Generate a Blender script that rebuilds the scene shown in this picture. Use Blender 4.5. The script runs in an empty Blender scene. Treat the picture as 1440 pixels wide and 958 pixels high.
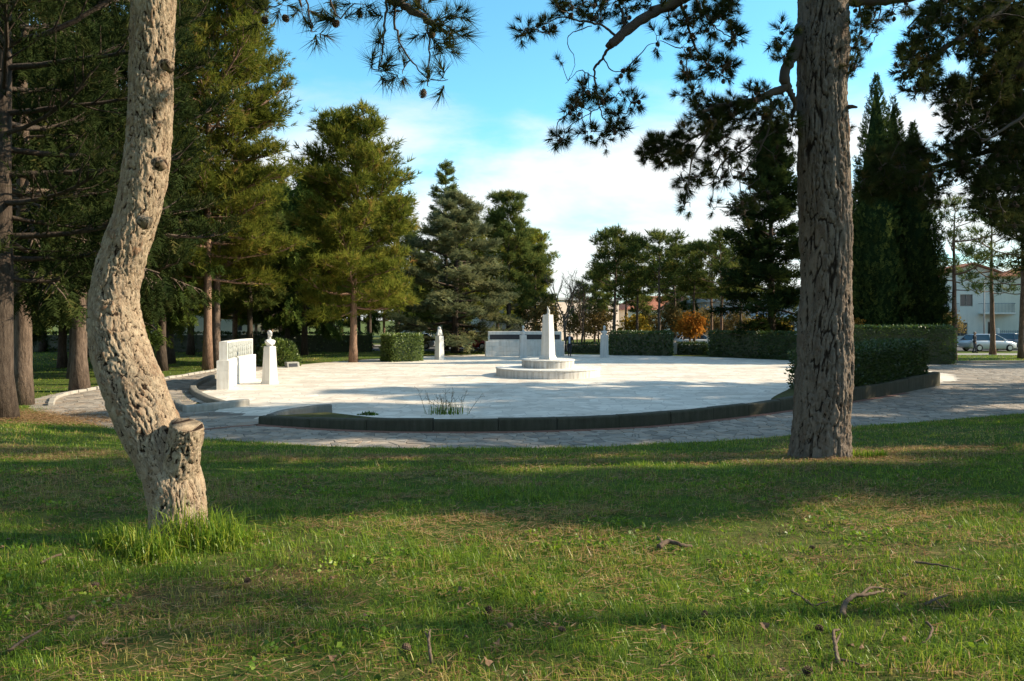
import bpy, bmesh, math, random
import numpy as np
from mathutils import Vector, Matrix

SC = bpy.context.scene
COL = SC.collection
R = math.radians
random.seed(7)
RNG = np.random.default_rng(7)

# ------------------------------------------------------------------ camera
FOC, CAMZ, HY = 1000.0, 2.7, 450.0        # focal length in photo pixels, eye height, horizon row
cam_d = bpy.data.cameras.new('camera')
cam_d.sensor_width = 36.0
cam_d.lens = FOC * 36.0 / 1440.0
cam_d.shift_y = (HY - 479.0) / 1440.0
cam_d.clip_start, cam_d.clip_end = 0.1, 3000
cam = bpy.data.objects.new('camera', cam_d)
COL.objects.link(cam)
cam.location = (0, 0, CAMZ)
cam.rotation_euler = (R(90), 0, 0)
SC.camera = cam

# ------------------------------------------------------------------ sky
SUN_EL, SUN_AZ = 30.0, 84.0               # azimuth clockwise from +Y
world = bpy.data.worlds.new('World')
SC.world = world
world.use_nodes = True
wn, wl = world.node_tree.nodes, world.node_tree.links
wn.clear()
w_out = wn.new('ShaderNodeOutputWorld')
w_bg = wn.new('ShaderNodeBackground')
w_bg.inputs['Strength'].default_value = 0.145
sky = wn.new('ShaderNodeTexSky')
sky.sky_type = 'NISHITA'
sky.sun_disc = False
sky.sun_elevation = R(SUN_EL)
sky.sun_rotation = R(SUN_AZ)
sky.air_density, sky.dust_density, sky.ozone_density = 1.0, 0.3, 1.0
w_hsv = wn.new('ShaderNodeMix'); w_hsv.data_type = 'RGBA'; w_hsv.blend_type = 'MULTIPLY'
w_hsv.inputs[0].default_value = 1.0
wl.new(sky.outputs[0], w_hsv.inputs[6])
w_hsv.inputs[7].default_value = (0.57, 1.06, 1.08, 1)      # the photograph's cyan white balance
tc = wn.new('ShaderNodeTexCoord')
sep = wn.new('ShaderNodeSeparateXYZ')
wl.new(tc.outputs['Generated'], sep.inputs[0])
def wmath(op, a, b=None, c=None):
    n = wn.new('ShaderNodeMath'); n.operation = op
    for i, v in enumerate((a, b, c)):
        if v is None: continue
        if isinstance(v, (int, float)): n.inputs[i].default_value = v
        else: wl.new(v, n.inputs[i])
    return n.outputs[0]
zz = wmath('ADD', wmath('MAXIMUM', sep.outputs['Z'], 0.0), 0.10)
cu = wmath('DIVIDE', sep.outputs['X'], zz)
cv = wmath('DIVIDE', sep.outputs['Y'], zz)
comb = wn.new('ShaderNodeCombineXYZ')
wl.new(cu, comb.inputs[0]); wl.new(cv, comb.inputs[1])
comb.inputs[2].default_value = 13.6
n1 = wn.new('ShaderNodeTexNoise')
n1.inputs['Scale'].default_value = 0.62
n1.inputs['Detail'].default_value = 8
n1.inputs['Roughness'].default_value = 0.56
n1.inputs['Distortion'].default_value = 0.35
wl.new(comb.outputs[0], n1.inputs['Vector'])
# cover grows towards the horizon, as a thin high layer does
cover = wmath('ADD', wmath('MULTIPLY', wmath('SUBTRACT', 0.36, wmath('MINIMUM', sep.outputs['Z'], 0.36)), 0.92), 0.03)
dens = wmath('ADD', n1.outputs['Fac'], cover)
ramp = wn.new('ShaderNodeMapRange')
ramp.interpolation_type = 'SMOOTHSTEP'
ramp.inputs['From Min'].default_value = 0.51
ramp.inputs['From Max'].default_value = 0.78
wl.new(dens, ramp.inputs['Value'])
w_mix = wn.new('ShaderNodeMix'); w_mix.data_type = 'RGBA'
wl.new(wmath('MULTIPLY', ramp.outputs[0], 0.93), w_mix.inputs['Factor'])
wl.new(w_hsv.outputs[2], w_mix.inputs[6])
w_mix.inputs[7].default_value = (4.0, 4.0, 3.9, 1)
wl.new(w_mix.outputs[2], w_bg.inputs['Color'])
wl.new(w_bg.outputs[0], w_out.inputs['Surface'])

# ------------------------------------------------------------------ sun
sun_d = bpy.data.lights.new('sun', 'SUN')
sun_d.energy = 5.0
sun_d.angle = R(0.53)
sun_d.color = (1.0, 0.85, 0.63)
sun = bpy.data.objects.new('sun', sun_d)
COL.objects.link(sun)
sdir = Vector((math.sin(R(SUN_AZ)) * math.cos(R(SUN_EL)), math.cos(R(SUN_AZ)) * math.cos(R(SUN_EL)), math.sin(R(SUN_EL))))
sun.rotation_euler = sdir.to_track_quat('Z', 'Y').to_euler()
sun.location = (60, 0, 40)

# ------------------------------------------------------------------ exposure, sampling
vs = SC.view_settings
vs.view_transform = 'Standard'
vs.look = 'None'
vs.exposure = 0.95
vs.gamma = 1.0
vs.use_curve_mapping = False
SC.render.engine = 'CYCLES'
SC.cycles.max_bounces = 5
SC.cycles.diffuse_bounces = 3
SC.cycles.glossy_bounces = 2
SC.cycles.transmission_bounces = 3
SC.cycles.transparent_max_bounces = 4
SC.cycles.use_denoising = True
SC.cycles.sample_clamp_indirect = 6

# ------------------------------------------------------------------ helpers: mesh
def mesh_np(name, V, faces, mats, smooth=False, rnd=None, midx=None):
    """V (n,3); faces: one (m,k) int array or a list of such arrays."""
    me = bpy.data.meshes.new(name)
    V = np.ascontiguousarray(V, np.float32)
    if isinstance(faces, np.ndarray): faces = [faces]
    faces = [np.asarray(f, np.int32) for f in faces if len(f)]
    me.vertices.add(len(V)); me.vertices.foreach_set('co', V.ravel())
    nl = sum(f.size for f in faces); npoly = sum(len(f) for f in faces)
    me.loops.add(nl); me.polygons.add(npoly)
    me.loops.foreach_set('vertex_index', np.concatenate([f.ravel() for f in faces]).astype(np.int32))
    st, o = [], 0
    for f in faces:
        st.append(o + np.arange(len(f)) * f.shape[1]); o += f.size
    me.polygons.foreach_set('loop_start', np.concatenate(st).astype(np.int32))
    me.polygons.foreach_set('use_smooth', np.full(npoly, bool(smooth)))
    if not isinstance(mats, (list, tuple)): mats = [mats]
    for m in mats: me.materials.append(m)
    if midx is not None: me.polygons.foreach_set('material_index', np.asarray(midx, np.int32))
    if rnd is not None:
        a = me.attributes.new('rnd', 'FLOAT', 'POINT')
        a.data.foreach_set('value', np.ascontiguousarray(rnd, np.float32))
    me.update(calc_edges=True)
    return me

def obj(name, me, parent=None, loc=None, rot=None):
    o = bpy.data.objects.new(name, me)
    COL.objects.link(o)
    if parent is not None: o.parent = parent
    if loc is not None: o.location = loc
    if rot is not None: o.rotation_euler = rot
    return o

def tag(o, label, cat, group=None):
    o['label'] = label; o['category'] = cat
    if group: o['group'] = group
    return o

def thing(name, label, cat, loc=(0, 0, 0), rz=0.0, group=None, scale=1.0):
    o = obj(name, None, None, loc, (0, 0, rz))
    o.empty_display_size = 0.2
    o.scale = (scale,) * 3 if isinstance(scale, (int, float)) else scale
    return tag(o, label, cat, group)

def struct(name, me, parent=None):
    o = obj(name, me, parent); o['kind'] = 'structure'
    return o

def dup(root, loc, rz=0.0, label=None, group=None, scale=1.0):
    r = root.copy(); COL.objects.link(r)
    r.location = loc; r.rotation_euler = (0, 0, rz)
    r.scale = (scale,) * 3 if isinstance(scale, (int, float)) else scale
    if label: r['label'] = label
    if group: r['group'] = group
    elif 'group' in r: del r['group']
    for ch in list(root.children):
        c = ch.copy(); COL.objects.link(c); c.parent = r
        for g in list(ch.children):
            d = g.copy(); COL.objects.link(d); d.parent = c
    return r

class MB:
    """collects shapes into one mesh"""
    def __init__(s): s.V, s.F, s.n, s.r, s.m = [], {}, 0, [], {}
    def add(s, V, F, rnd=0.5, mi=0):
        V = np.asarray(V, float)
        if isinstance(F, np.ndarray): F = [F]
        for f in F:
            f = np.asarray(f, int)
            if f.ndim == 1: f = f[None]
            s.F.setdefault(f.shape[1], []).append(f + s.n)
            s.m.setdefault(f.shape[1], []).append(np.full(len(f), mi))
        s.V.append(V); s.n += len(V)
        s.r.append(np.full(len(V), rnd) if np.isscalar(rnd) else rnd)
        return s
    def mesh(s, name, mats, smooth=False):
        ks = sorted(s.F)
        return mesh_np(name, np.concatenate(s.V), [np.concatenate(s.F[k]) for k in ks], mats, smooth,
                       np.concatenate(s.r), np.concatenate([np.concatenate(s.m[k]) for k in ks]))

def box(x0, x1, y0, y1, z0, z1, b=0.0):
    """box with chamfered vertical and top edges"""
    if b <= 0:
        V = np.array([(x, y, z) for z in (z0, z1) for x, y in ((x0, y0), (x1, y0), (x1, y1), (x0, y1))], float)
        return V, [np.array([(0, 3, 2, 1), (4, 5, 6, 7), (0, 1, 5, 4), (1, 2, 6, 5), (2, 3, 7, 6), (3, 0, 4, 7)])]
    def ring(i, z):
        a, c = x0 + i, x1 - i; d, e = y0 + i, y1 - i
        return [(a + b, d, z), (c - b, d, z), (c, d + b, z), (c, e - b, z), (c - b, e, z), (a + b, e, z), (a, e - b, z), (a, d + b, z)]
    V = np.array(ring(0, z0) + ring(0, z1 - b) + ring(b, z1))
    Q = [(r * 8 + k, r * 8 + (k + 1) % 8, r * 8 + 8 + (k + 1) % 8, r * 8 + 8 + k) for r in (0, 1) for k in range(8)]
    return V, [np.array(Q), np.array([range(16, 24)]), np.array([range(7, -1, -1)])]

def rotz(V, a, c=(0, 0, 0)):
    V = np.asarray(V, float) - np.asarray(c)
    ca, sa = math.cos(a), math.sin(a)
    return np.stack([V[:, 0] * ca - V[:, 1] * sa, V[:, 0] * sa + V[:, 1] * ca, V[:, 2]], 1) + np.asarray(c)

def frames(P):
    P = np.asarray(P, float)
    T = np.gradient(P, axis=0)
    T /= np.linalg.norm(T, axis=1)[:, None] + 1e-9
    ref = np.array([1.0, 0, 0]) if abs(T[0, 0]) < 0.9 else np.array([0, 1.0, 0])
    N = np.zeros_like(P); n = ref - T[0] * ref.dot(T[0]); n /= np.linalg.norm(n)
    for i in range(len(P)):
        n = n - T[i] * n.dot(T[i]); n /= np.linalg.norm(n) + 1e-9
        N[i] = n
    return T, N, np.cross(T, N)

def tube(P, rad, n=8, cap=True):
    P = np.asarray(P, float); m = len(P)
    rad = np.full(m, rad) if np.isscalar(rad) else np.asarray(rad, float)
    T, N, B = frames(P)
    a = np.linspace(0, 2 * np.pi, n, endpoint=False)
    V = (P[:, None] + rad[:, None, None] * (np.cos(a)[None, :, None] * N[:, None] + np.sin(a)[None, :, None] * B[:, None])).reshape(-1, 3)
    i, j = np.meshgrid(np.arange(m - 1), np.arange(n), indexing='ij')
    Q = np.stack([i * n + j, i * n + (j + 1) % n, (i + 1) * n + (j + 1) % n, (i + 1) * n + j], -1).reshape(-1, 4)
    F = [Q]
    if cap and n > 2: F += [np.arange(n)[None, ::-1], (np.arange(n) + (m - 1) * n)[None]]
    return V, F

def lathe(prof, n=24, c=(0, 0), jit=0.0):
    """prof: (r, z) list bottom to top"""
    prof = np.asarray(prof, float); m = len(prof)
    a = np.linspace(0, 2 * np.pi, n, endpoint=False)
    V = np.stack([prof[:, 0][:, None] * np.cos(a) + c[0], prof[:, 0][:, None] * np.sin(a) + c[1], np.repeat(prof[:, 1][:, None], n, 1)], -1).reshape(-1, 3)
    i, j = np.meshgrid(np.arange(m - 1), np.arange(n), indexing='ij')
    Q = np.stack([i * n + j, i * n + (j + 1) % n, (i + 1) * n + (j + 1) % n, (i + 1) * n + j], -1).reshape(-1, 4)
    return V, [Q, np.arange(n)[None, ::-1], (np.arange(n) + (m - 1) * n)[None]]

def catmull(P, k=8, closed=False):
    P = np.asarray(P, float)
    if closed: Q = np.vstack([P[-1], P, P[0], P[1]])
    else: Q = np.vstack([2 * P[0] - P[1], P, 2 * P[-1] - P[-2]])
    out = []
    t = np.linspace(0, 1, k, endpoint=False)[:, None]
    for i in range(1, len(Q) - 2):
        a, b, c, d = Q[i - 1], Q[i], Q[i + 1], Q[i + 2]
        out.append(0.5 * (2 * b + (c - a) * t + (2 * a - 5 * b + 4 * c - d) * t ** 2 + (3 * b - a - 3 * c + d) * t ** 3))
    out = np.concatenate(out)
    return out if closed else np.vstack([out, P[-1]])

def hash2(ix, iy, seed=0):
    h = (ix.astype(np.int64) * 374761393 + iy.astype(np.int64) * 668265263 + seed * 974634777) & 0xffffffff
    h = ((h ^ (h >> 13)) * 1274126177) & 0xffffffff
    h = ((h ^ (h >> 16)) * 2246822519) & 0xffffffff
    return ((h ^ (h >> 15)) & 0xffffff) / float(0xffffff)

def noise2(x, y, seed=0, px=None):
    ix, iy = np.floor(x), np.floor(y); fx, fy = x - ix, y - iy
    fx, fy = fx * fx * (3 - 2 * fx), fy * fy * (3 - 2 * fy)
    ix, iy = ix.astype(int), iy.astype(int)
    w = (lambda v: v % px) if px else (lambda v: v)
    a, b = hash2(w(ix), iy, seed), hash2(w(ix + 1), iy, seed)
    c, d = hash2(w(ix), iy + 1, seed), hash2(w(ix + 1), iy + 1, seed)
    return (a * (1 - fx) + b * fx) * (1 - fy) + (c * (1 - fx) + d * fx) * fy

def fbm(x, y, seed=0, o=4):
    s, a, t = 0, 1.0, 0
    for i in range(o):
        s = s + a * noise2(x * 2 ** i, y * 2 ** i, seed + i); t += a; a *= 0.5
    return s / t

def vor(x, y, seed=0, px=None):
    """F1, F2 and cell id of a jittered Voronoi, periodic in x with px cells"""
    ix, iy = np.floor(x).astype(int), np.floor(y).astype(int)
    f1 = np.full(x.shape, 9.0); f2 = f1.copy(); cid = np.zeros(x.shape)
    for dx in (-1, 0, 1):
        for dy in (-1, 0, 1):
            cx, cy = ix + dx, iy + dy
            hx = cx % px if px else cx
            d = np.hypot(cx + 0.1 + 0.8 * hash2(hx, cy, seed) - x, cy + 0.1 + 0.8 * hash2(hx, cy, seed + 5) - y)
            c = hash2(hx, cy, seed + 9)
            nearer = d < f1
            f2 = np.where(nearer, f1, np.minimum(f2, d))
            cid = np.where(nearer, c, cid)
            f1 = np.minimum(f1, d)
    return f1, f2, cid

# ------------------------------------------------------------------ helpers: material
class NT:
    def __init__(s, name):
        s.m = bpy.data.materials.new(name); s.m.use_nodes = True
        s.n, s.l = s.m.node_tree.nodes, s.m.node_tree.links
        s.n.clear()
        s.out = s.n.new('ShaderNodeOutputMaterial')
    def node(s, t, **kw):
        n = s.n.new(t)
        for k, v in kw.items(): setattr(n, k, v)
        return n
    def put(s, sock, v):
        if isinstance(v, bpy.types.NodeSocket): s.l.new(v, sock)
        else: sock.default_value = v
    def coord(s, scale=(1, 1, 1), kind='Object'):
        c = s.node('ShaderNodeTexCoord'); mp = s.node('ShaderNodeMapping')
        s.l.new(c.outputs[kind], mp.inputs[0]); mp.inputs['Scale'].default_value = scale
        return mp.outputs[0]
    def pos(s, scale=(1, 1, 1)):
        g = s.node('ShaderNodeNewGeometry'); mp = s.node('ShaderNodeMapping')
        s.l.new(g.outputs['Position'], mp.inputs[0]); mp.inputs['Scale'].default_value = scale
        return mp.outputs[0]
    def noise(s, vec, scale, detail=5, rough=0.6, dist=0.0):
        n = s.node('ShaderNodeTexNoise'); s.l.new(vec, n.inputs['Vector'])
        n.inputs['Scale'].default_value = scale; n.inputs['Detail'].default_value = detail
        n.inputs['Roughness'].default_value = rough; n.inputs['Distortion'].default_value = dist
        return n.outputs['Fac']
    def voro(s, vec, scale, feature='F1', rand=1.0):
        n = s.node('ShaderNodeTexVoronoi', feature=feature); s.l.new(vec, n.inputs['Vector'])
        n.inputs['Scale'].default_value = scale; n.inputs['Randomness'].default_value = rand
        return n.outputs[0]
    def attr(s, name):
        n = s.node('ShaderNodeAttribute'); n.attribute_name = name
        return n.outputs['Fac']
    def ramp(s, fac, stops, interp='LINEAR'):
        n = s.node('ShaderNodeValToRGB'); s.put(n.inputs[0], fac)
        n.color_ramp.interpolation = interp
        e = n.color_ramp.elements
        while len(e) < len(stops): e.new(0.5)
        for k, (p, c) in zip(e, stops):
            k.position = p; k.color = (c, c, c, 1) if isinstance(c, (int, float)) else (*c, 1)
        return n.outputs[0]
    def mix(s, f, a, b, mode='MIX'):
        n = s.node('ShaderNodeMix', data_type='RGBA', blend_type=mode)
        s.put(n.inputs[0], f)
        for i, v in ((6, a), (7, b)): s.put(n.inputs[i], (*v, 1) if isinstance(v, tuple) and len(v) == 3 else v)
        return n.outputs[2]
    def math(s, op, a, b=0.0):
        n = s.node('ShaderNodeMath', operation=op); s.put(n.inputs[0], a); s.put(n.inputs[1], b)
        return n.outputs[0]
    def objrnd(s): return s.node('ShaderNodeObjectInfo').outputs['Random']
    def bump(s, h, strength=0.5, dist=0.02):
        n = s.node('ShaderNodeBump'); s.put(n.inputs['Height'], h)
        n.inputs['Strength'].default_value = strength; n.inputs['Distance'].default_value = dist
        return n.outputs[0]
    def pbr(s, color, rough=0.8, normal=None, spec=0.3, metal=0.0, **kw):
        b = s.node('ShaderNodeBsdfPrincipled')
        s.put(b.inputs['Base Color'], (*color, 1) if isinstance(color, tuple) and len(color) == 3 else color)
        s.put(b.inputs['Roughness'], rough); b.inputs['Specular IOR Level'].default_value = spec
        b.inputs['Metallic'].default_value = metal
        for k, v in kw.items(): s.put(b.inputs[k], v)
        if normal is not None: s.l.new(normal, b.inputs['Normal'])
        s.l.new(b.outputs[0], s.out.inputs['Surface'])
        return s.m
    def leaf(s, color, trans=0.3, gloss=0.0, tcol=None):
        d = s.node('ShaderNodeBsdfDiffuse'); t = s.node('ShaderNodeBsdfTranslucent'); m = s.node('ShaderNodeMixShader')
        s.put(d.inputs[0], color); s.put(t.inputs[0], color if tcol is None else tcol)
        m.inputs[0].default_value = trans
        s.l.new(d.outputs[0], m.inputs[1]); s.l.new(t.outputs[0], m.inputs[2])
        res = m.outputs[0]
        if gloss:
            g = s.node('ShaderNodeBsdfGlossy'); g.inputs['Roughness'].default_value = 0.42
            g.inputs[0].default_value = (1, 1, 1, 1)
            m2 = s.node('ShaderNodeMixShader'); m2.inputs[0].default_value = gloss
            s.l.new(res, m2.inputs[1]); s.l.new(g.outputs[0], m2.inputs[2]); res = m2.outputs[0]
        s.l.new(res, s.out.inputs['Surface'])
        return s.m

def foliage_mat(name, stops, trans=0.28, gloss=0.0, tree_var=0.25):
    """colour of each needle tuft or leaf from its own number, each tree a little different"""
    t = NT(name)
    c = t.ramp(t.attr('rnd'), stops)
    v = t.ramp(t.objrnd(), [(0, 1.0 - tree_var), (1, 1.0 + tree_var * 0.6)])
    return t.leaf(t.mix(1.0, c, v, 'MULTIPLY'), trans, gloss)

M = {}
M['needle_olive'] = foliage_mat('needle_olive', [(0, (.08, .105, .018)), (.5, (.20, .22, .034)), (.82, (.30, .265, .05)), (1, (.32, .18, .06))], .48)
M['needle_dark'] = foliage_mat('needle_dark', [(0, (.018, .03, .011)), (.7, (.042, .056, .016)), (1, (.09, .075, .026))], .2)
M['needle_near'] = foliage_mat('needle_near', [(0, (.026, .036, .013)), (.7, (.055, .064, .02)), (1, (.14, .085, .03))], .22)
M['needle_mid'] = foliage_mat('needle_mid', [(0, (.055, .085, .026)), (.6, (.14, .17, .042)), (1, (.24, .21, .055))], .42)
M['needle_spruce'] = foliage_mat('needle_spruce', [(0, (.028, .05, .014)), (.6, (.075, .105, .022)), (1, (.15, .165, .034))], .3)
M['needle_cedar'] = foliage_mat('needle_cedar', [(0, (.11, .135, .07)), (.6, (.24, .255, .12)), (1, (.40, .36, .16))], .35)
M['needle_cypress'] = foliage_mat('needle_cypress', [(0, (.016, .03, .012)), (.7, (.038, .058, .016)), (1, (.085, .105, .026))], .2)
M['leaf_orange'] = foliage_mat('leaf_orange', [(0, (.30, .10, .02)), (.5, (.46, .19, .03)), (1, (.50, .28, .06))], .4)
M['leaf_yellow'] = foliage_mat('leaf_yellow', [(0, (.26, .18, .03)), (.6, (.42, .28, .04)), (1, (.24, .25, .05))], .4)
M['leaf_brown'] = foliage_mat('leaf_brown', [(0, (.10, .075, .03)), (.5, (.19, .15, .055)), (1, (.27, .17, .06))], .35)
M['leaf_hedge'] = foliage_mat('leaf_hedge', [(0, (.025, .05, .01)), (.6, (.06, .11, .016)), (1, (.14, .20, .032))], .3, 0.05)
M['leaf_bush'] = foliage_mat('leaf_bush', [(0, (.05, .085, .015)), (.6, (.12, .17, .03)), (1, (.22, .26, .06))], .3, 0.05)
M['twig'] = NT('twig').pbr((.075, .055, .042), .9)

def wood_mat(name, base, dark):
    t = NT(name); v = t.pos((7, 7, 1.6))
    n = t.noise(v, 2.2, 6, .7, .4)
    return t.pbr(t.ramp(n, [(.3, dark), (.62, base), (.85, tuple(min(1, c * 1.35) for c in base))]), .95, t.bump(n, .9, .06), .15)
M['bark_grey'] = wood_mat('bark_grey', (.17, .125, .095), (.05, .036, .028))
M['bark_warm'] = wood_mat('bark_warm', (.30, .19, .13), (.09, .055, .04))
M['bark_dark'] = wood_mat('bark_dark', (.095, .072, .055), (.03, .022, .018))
# ================================================================== terrain
def gp(x, y):                                # a point of the level ground
    Y = CAMZ * FOC / (y - HY)
    return np.array([(x - 720) / FOC * Y, Y])
def at(x, y, Y): return np.array([(x - 720) / FOC * Y, Y, CAMZ - (y - HY) / FOC * Y])

PATH_OUT = np.array([gp(*p) for p in [(72, 570), (82, 580), (110, 591), (160, 601), (230, 610), (300, 617), (450, 626), (600, 630), (750, 630), (850, 627),
                                      (950, 622), (1050, 617), (1130, 608), (1200, 600), (1300, 592), (1440, 582), (1600, 573), (1900, 560)]])
PATH_OUT = catmull(PATH_OUT, 6)

def seg_dist(X, Y, poly):
    X, Y = np.asarray(X, float), np.asarray(Y, float)
    best = np.full(X.shape, 1e9)
    for (ax, ay), (bx, by) in zip(poly[:-1], poly[1:]):
        dx, dy = bx - ax, by - ay
        t = np.clip(((X - ax) * dx + (Y - ay) * dy) / (dx * dx + dy * dy + 1e-9), 0, 1)
        best = np.minimum(best, np.hypot(X - ax - t * dx, Y - ay - t * dy))
    return best

_px, _py = PATH_OUT[:, 0], PATH_OUT[:, 1]
_o = np.argsort(_px)
def ground_z(X, Y):
    """the lawn rises from the path edge towards the photographer"""
    X, Y = np.asarray(X, float), np.asarray(Y, float)
    ye = np.interp(X, _px[_o], _py[_o])
    d = np.where(Y < ye, seg_dist(X, Y, PATH_OUT[::3]), 0.0)
    w = 0.22 + 0.78 * np.clip((X + 19) / 9, 0, 1) ** 1.5
    lump = (fbm(X * .55, Y * .55, 3, 3) - .5) * .10 + (fbm(X * 2.1, Y * 2.1, 8, 2) - .5) * .035
    return 1.33 * (1 - np.exp(-d / 8.0)) * w + lump * np.clip(d / 1.5, 0, 1)
def gz(x, y): return float(ground_z(np.array([x]), np.array([y]))[0])
def lawn_at(x, y):
    """the lawn point seen along a direction"""
    Y = np.linspace(1.5, 60, 6000); X = (x - 720) / FOC * Y
    f = CAMZ - (y - HY) / FOC * Y - ground_z(X, Y)
    i = np.argmax(f < 0)
    return np.array([X[i], Y[i], ground_z(X[i:i + 1], Y[i:i + 1])[0]])

def soil_mat():
    t = NT('lawn_soil'); v = t.pos()
    big = t.noise(v, .55, 5, .6, .3); mid = t.noise(v, 4.5, 6, .7, .5); fine = t.noise(v, 60, 4, .8)
    green = t.ramp(mid, [(.3, (.04, .06, .014)), (.55, (.085, .12, .022)), (.75, (.14, .15, .035))])
    dry = t.ramp(mid, [(.3, (.075, .05, .024)), (.6, (.15, .105, .05)), (.8, (.21, .15, .075))])
    c = t.mix(t.ramp(big, [(.50, 0.0), (.68, .75)]), green, dry)
    c = t.mix(.5, c, t.ramp(fine, [(.2, .35), (.8, 1.5)]), 'MULTIPLY')
    return t.pbr(c, .95, t.bump(t.math('ADD', t.math('MULTIPLY', mid, .6), t.math('MULTIPLY', fine, .4)), .8, .05), .1)
M['soil'] = soil_mat()

def axis(lo, hi, step, far_lo, far_hi, g=1.28):
    a = list(np.arange(lo, hi + 1e-6, step)); s = step
    while a[-1] < far_hi: s *= g; a.append(a[-1] + s)
    s = step
    while a[0] > far_lo: s *= g; a.insert(0, a[0] - s)
    return np.array(a)
gx, gy = axis(-20, 20, .27, -700, 700, 1.35), axis(-4, 23, .27, -60, 1600, 1.35)
GX, GY = np.meshgrid(gx, gy)
GZ = ground_z(GX, GY) - .012
V = np.stack([GX, GY, GZ], -1).reshape(-1, 3)
nx, ny = len(gx), len(gy)
i, j = np.meshgrid(np.arange(ny - 1), np.arange(nx - 1), indexing='ij')
Q = np.stack([i * nx + j, i * nx + j + 1, (i + 1) * nx + j + 1, (i + 1) * nx + j], -1).reshape(-1, 4)
struct('ground', mesh_np('ground', V, Q, M['soil'], True))

# ================================================================== plaza, path
def poly_sheet(name, P, z, mat):
    bm = bmesh.new()
    vs_ = [bm.verts.new((p[0], p[1], z)) for p in P]
    es = [bm.edges.new((vs_[k], vs_[(k + 1) % len(vs_)])) for k in range(len(vs_))]
    bmesh.ops.triangle_fill(bm, use_beauty=True, edges=es)
    for f in bm.faces:
        if f.normal.z < 0: f.normal_flip()
    me = bpy.data.meshes.new(name); bm.to_mesh(me); bm.free()
    me.materials.append(mat)
    return me

def inside(P, poly):
    P = np.atleast_2d(P); x, y = P[:, 0], P[:, 1]; r = np.zeros(len(P), bool)
    a, b = poly, np.roll(poly, -1, 0)
    for (x0, y0), (x1, y1) in zip(a, b):
        c = (y0 > y) != (y1 > y)
        xi = (x1 - x0) * (y - y0) / (y1 - y0 + 1e-12) + x0
        r ^= c & (x < xi)
    return r

WALL_LINE = catmull(np.array([gp(*p) for p in [(363, 598), (450, 604), (550, 608), (650, 608.5), (750, 607.5), (850, 604), (920, 600), (1000, 592), (1060, 585), (1110, 578), (1195, 566), (1260, 555), (1322, 543)]]), 6)
PLAZA_REST = catmull(np.array([(17.6, 29.1), (20.6, 31.6), (22.2, 35.4), (22.3, 40), (20.6, 44), (17.6, 48), (14.4, 51.3), (11, 53.6), (7, 54.9), (2, 55.6), (-3, 55), (-7, 52), (-10.3, 47.5),
                               (-12.9, 42), (-14.2, 36), (-13.9, 31.5), (-12.8, 28.1), (-11.9, 25.6), (-10.4, 23.4), (-8.9, 21.9), (-8.6, 20.6), (-6.6, 18.4)]), 5)
def plaza_mat():
    t = NT('plaza_marble'); v = t.pos()
    cell = t.node('ShaderNodeTexVoronoi', feature='F1'); t.l.new(v, cell.inputs['Vector']); cell.inputs['Scale'].default_value = 2.1
    edge = t.voro(v, 2.1, 'DISTANCE_TO_EDGE')
    sepc = t.node('ShaderNodeSeparateColor'); t.l.new(cell.outputs['Color'], sepc.inputs[0])
    stone = t.ramp(sepc.outputs[0], [(0, (.56, .51, .44)), (.5, (.69, .63, .545)), (1, (.76, .70, .61))])
    stone = t.mix(t.ramp(edge, [(0, .7), (.04, 0.0)]), stone, (.34, .30, .26))
    patch = t.noise(t.pos((.35, 1.0, 1)), .8, 6, .65, .6)
    stone = t.mix(t.ramp(patch, [(.44, 0.0), (.66, .62)]), stone, (.42, .36, .29))
    spots = t.noise(t.pos((.7, 1.6, 1)), 2.6, 3, .5)
    stone = t.mix(t.ramp(spots, [(.66, 0.0), (.71, .65)]), stone, (.30, .22, .15))
    return t.pbr(stone, .75, t.bump(t.math('ADD', t.math('MULTIPLY', t.ramp(edge, [(0, 0.0), (.05, 1.0)]), .5), t.noise(v, 30, 3)), .35, .01), .3)
M['plaza'] = plaza_mat()
plaza_poly = np.vstack([WALL_LINE, PLAZA_REST])
struct('plaza', poly_sheet('plaza', plaza_poly, .014, M['plaza']))

PATH_IN_L = catmull(np.array([gp(*p) for p in [(376, 515.5), (330, 527), (288, 541), (255, 556), (240, 566), (248, 575), (262, 581)]]), 6)
PATH_OUT_L = catmull(np.array([gp(*p) for p in [(72, 570), (76, 563), (92, 556.5), (130, 549), (190, 540.5), (250, 531), (305, 521.5), (350, 513)]]), 6)
EXIT_FAR = np.array([(46, 45.2), (34, 44.6), (28, 44.4), (24, 44.8), (21, 43.4)])
path_poly = np.vstack([PATH_OUT, np.array([[46, 26.]]), EXIT_FAR, plaza_poly[len(WALL_LINE):len(WALL_LINE) + 16][::-1], WALL_LINE[::-1], PLAZA_REST[-3:][::-1], PATH_IN_L[::-1], PATH_OUT_L[::-1][:-1]])
def mortar_mat():
    t = NT('path_mortar'); v = t.pos(); n = t.noise(v, 9, 6, .7)
    return t.pbr(t.ramp(n, [(.3, (.10, .09, .075)), (.7, (.18, .16, .135))]), .95, t.bump(n, .5, .02), .15)
M['mortar'] = mortar_mat()
def stone_mat():
    t = NT('path_stone'); v = t.pos(); n = t.noise(v, 7, 6, .7, .3); f = t.noise(v, 55, 3, .7)
    c = t.ramp(t.attr('rnd'), [(0, (.18, .155, .13)), (.35, (.27, .235, .195)), (.7, (.35, .305, .255)), (1, (.31, .24, .18))])
    c = t.mix(.55, c, t.ramp(n, [(.25, .45), (.75, 1.35)]), 'MULTIPLY')
    return t.pbr(c, .82, t.bump(t.math('ADD', n, t.math('MULTIPLY', f, .5)), .6, .012), .3)
M['path_stone'] = stone_mat()
path = struct('path', poly_sheet('path', path_poly, .004, M['mortar']))

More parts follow.
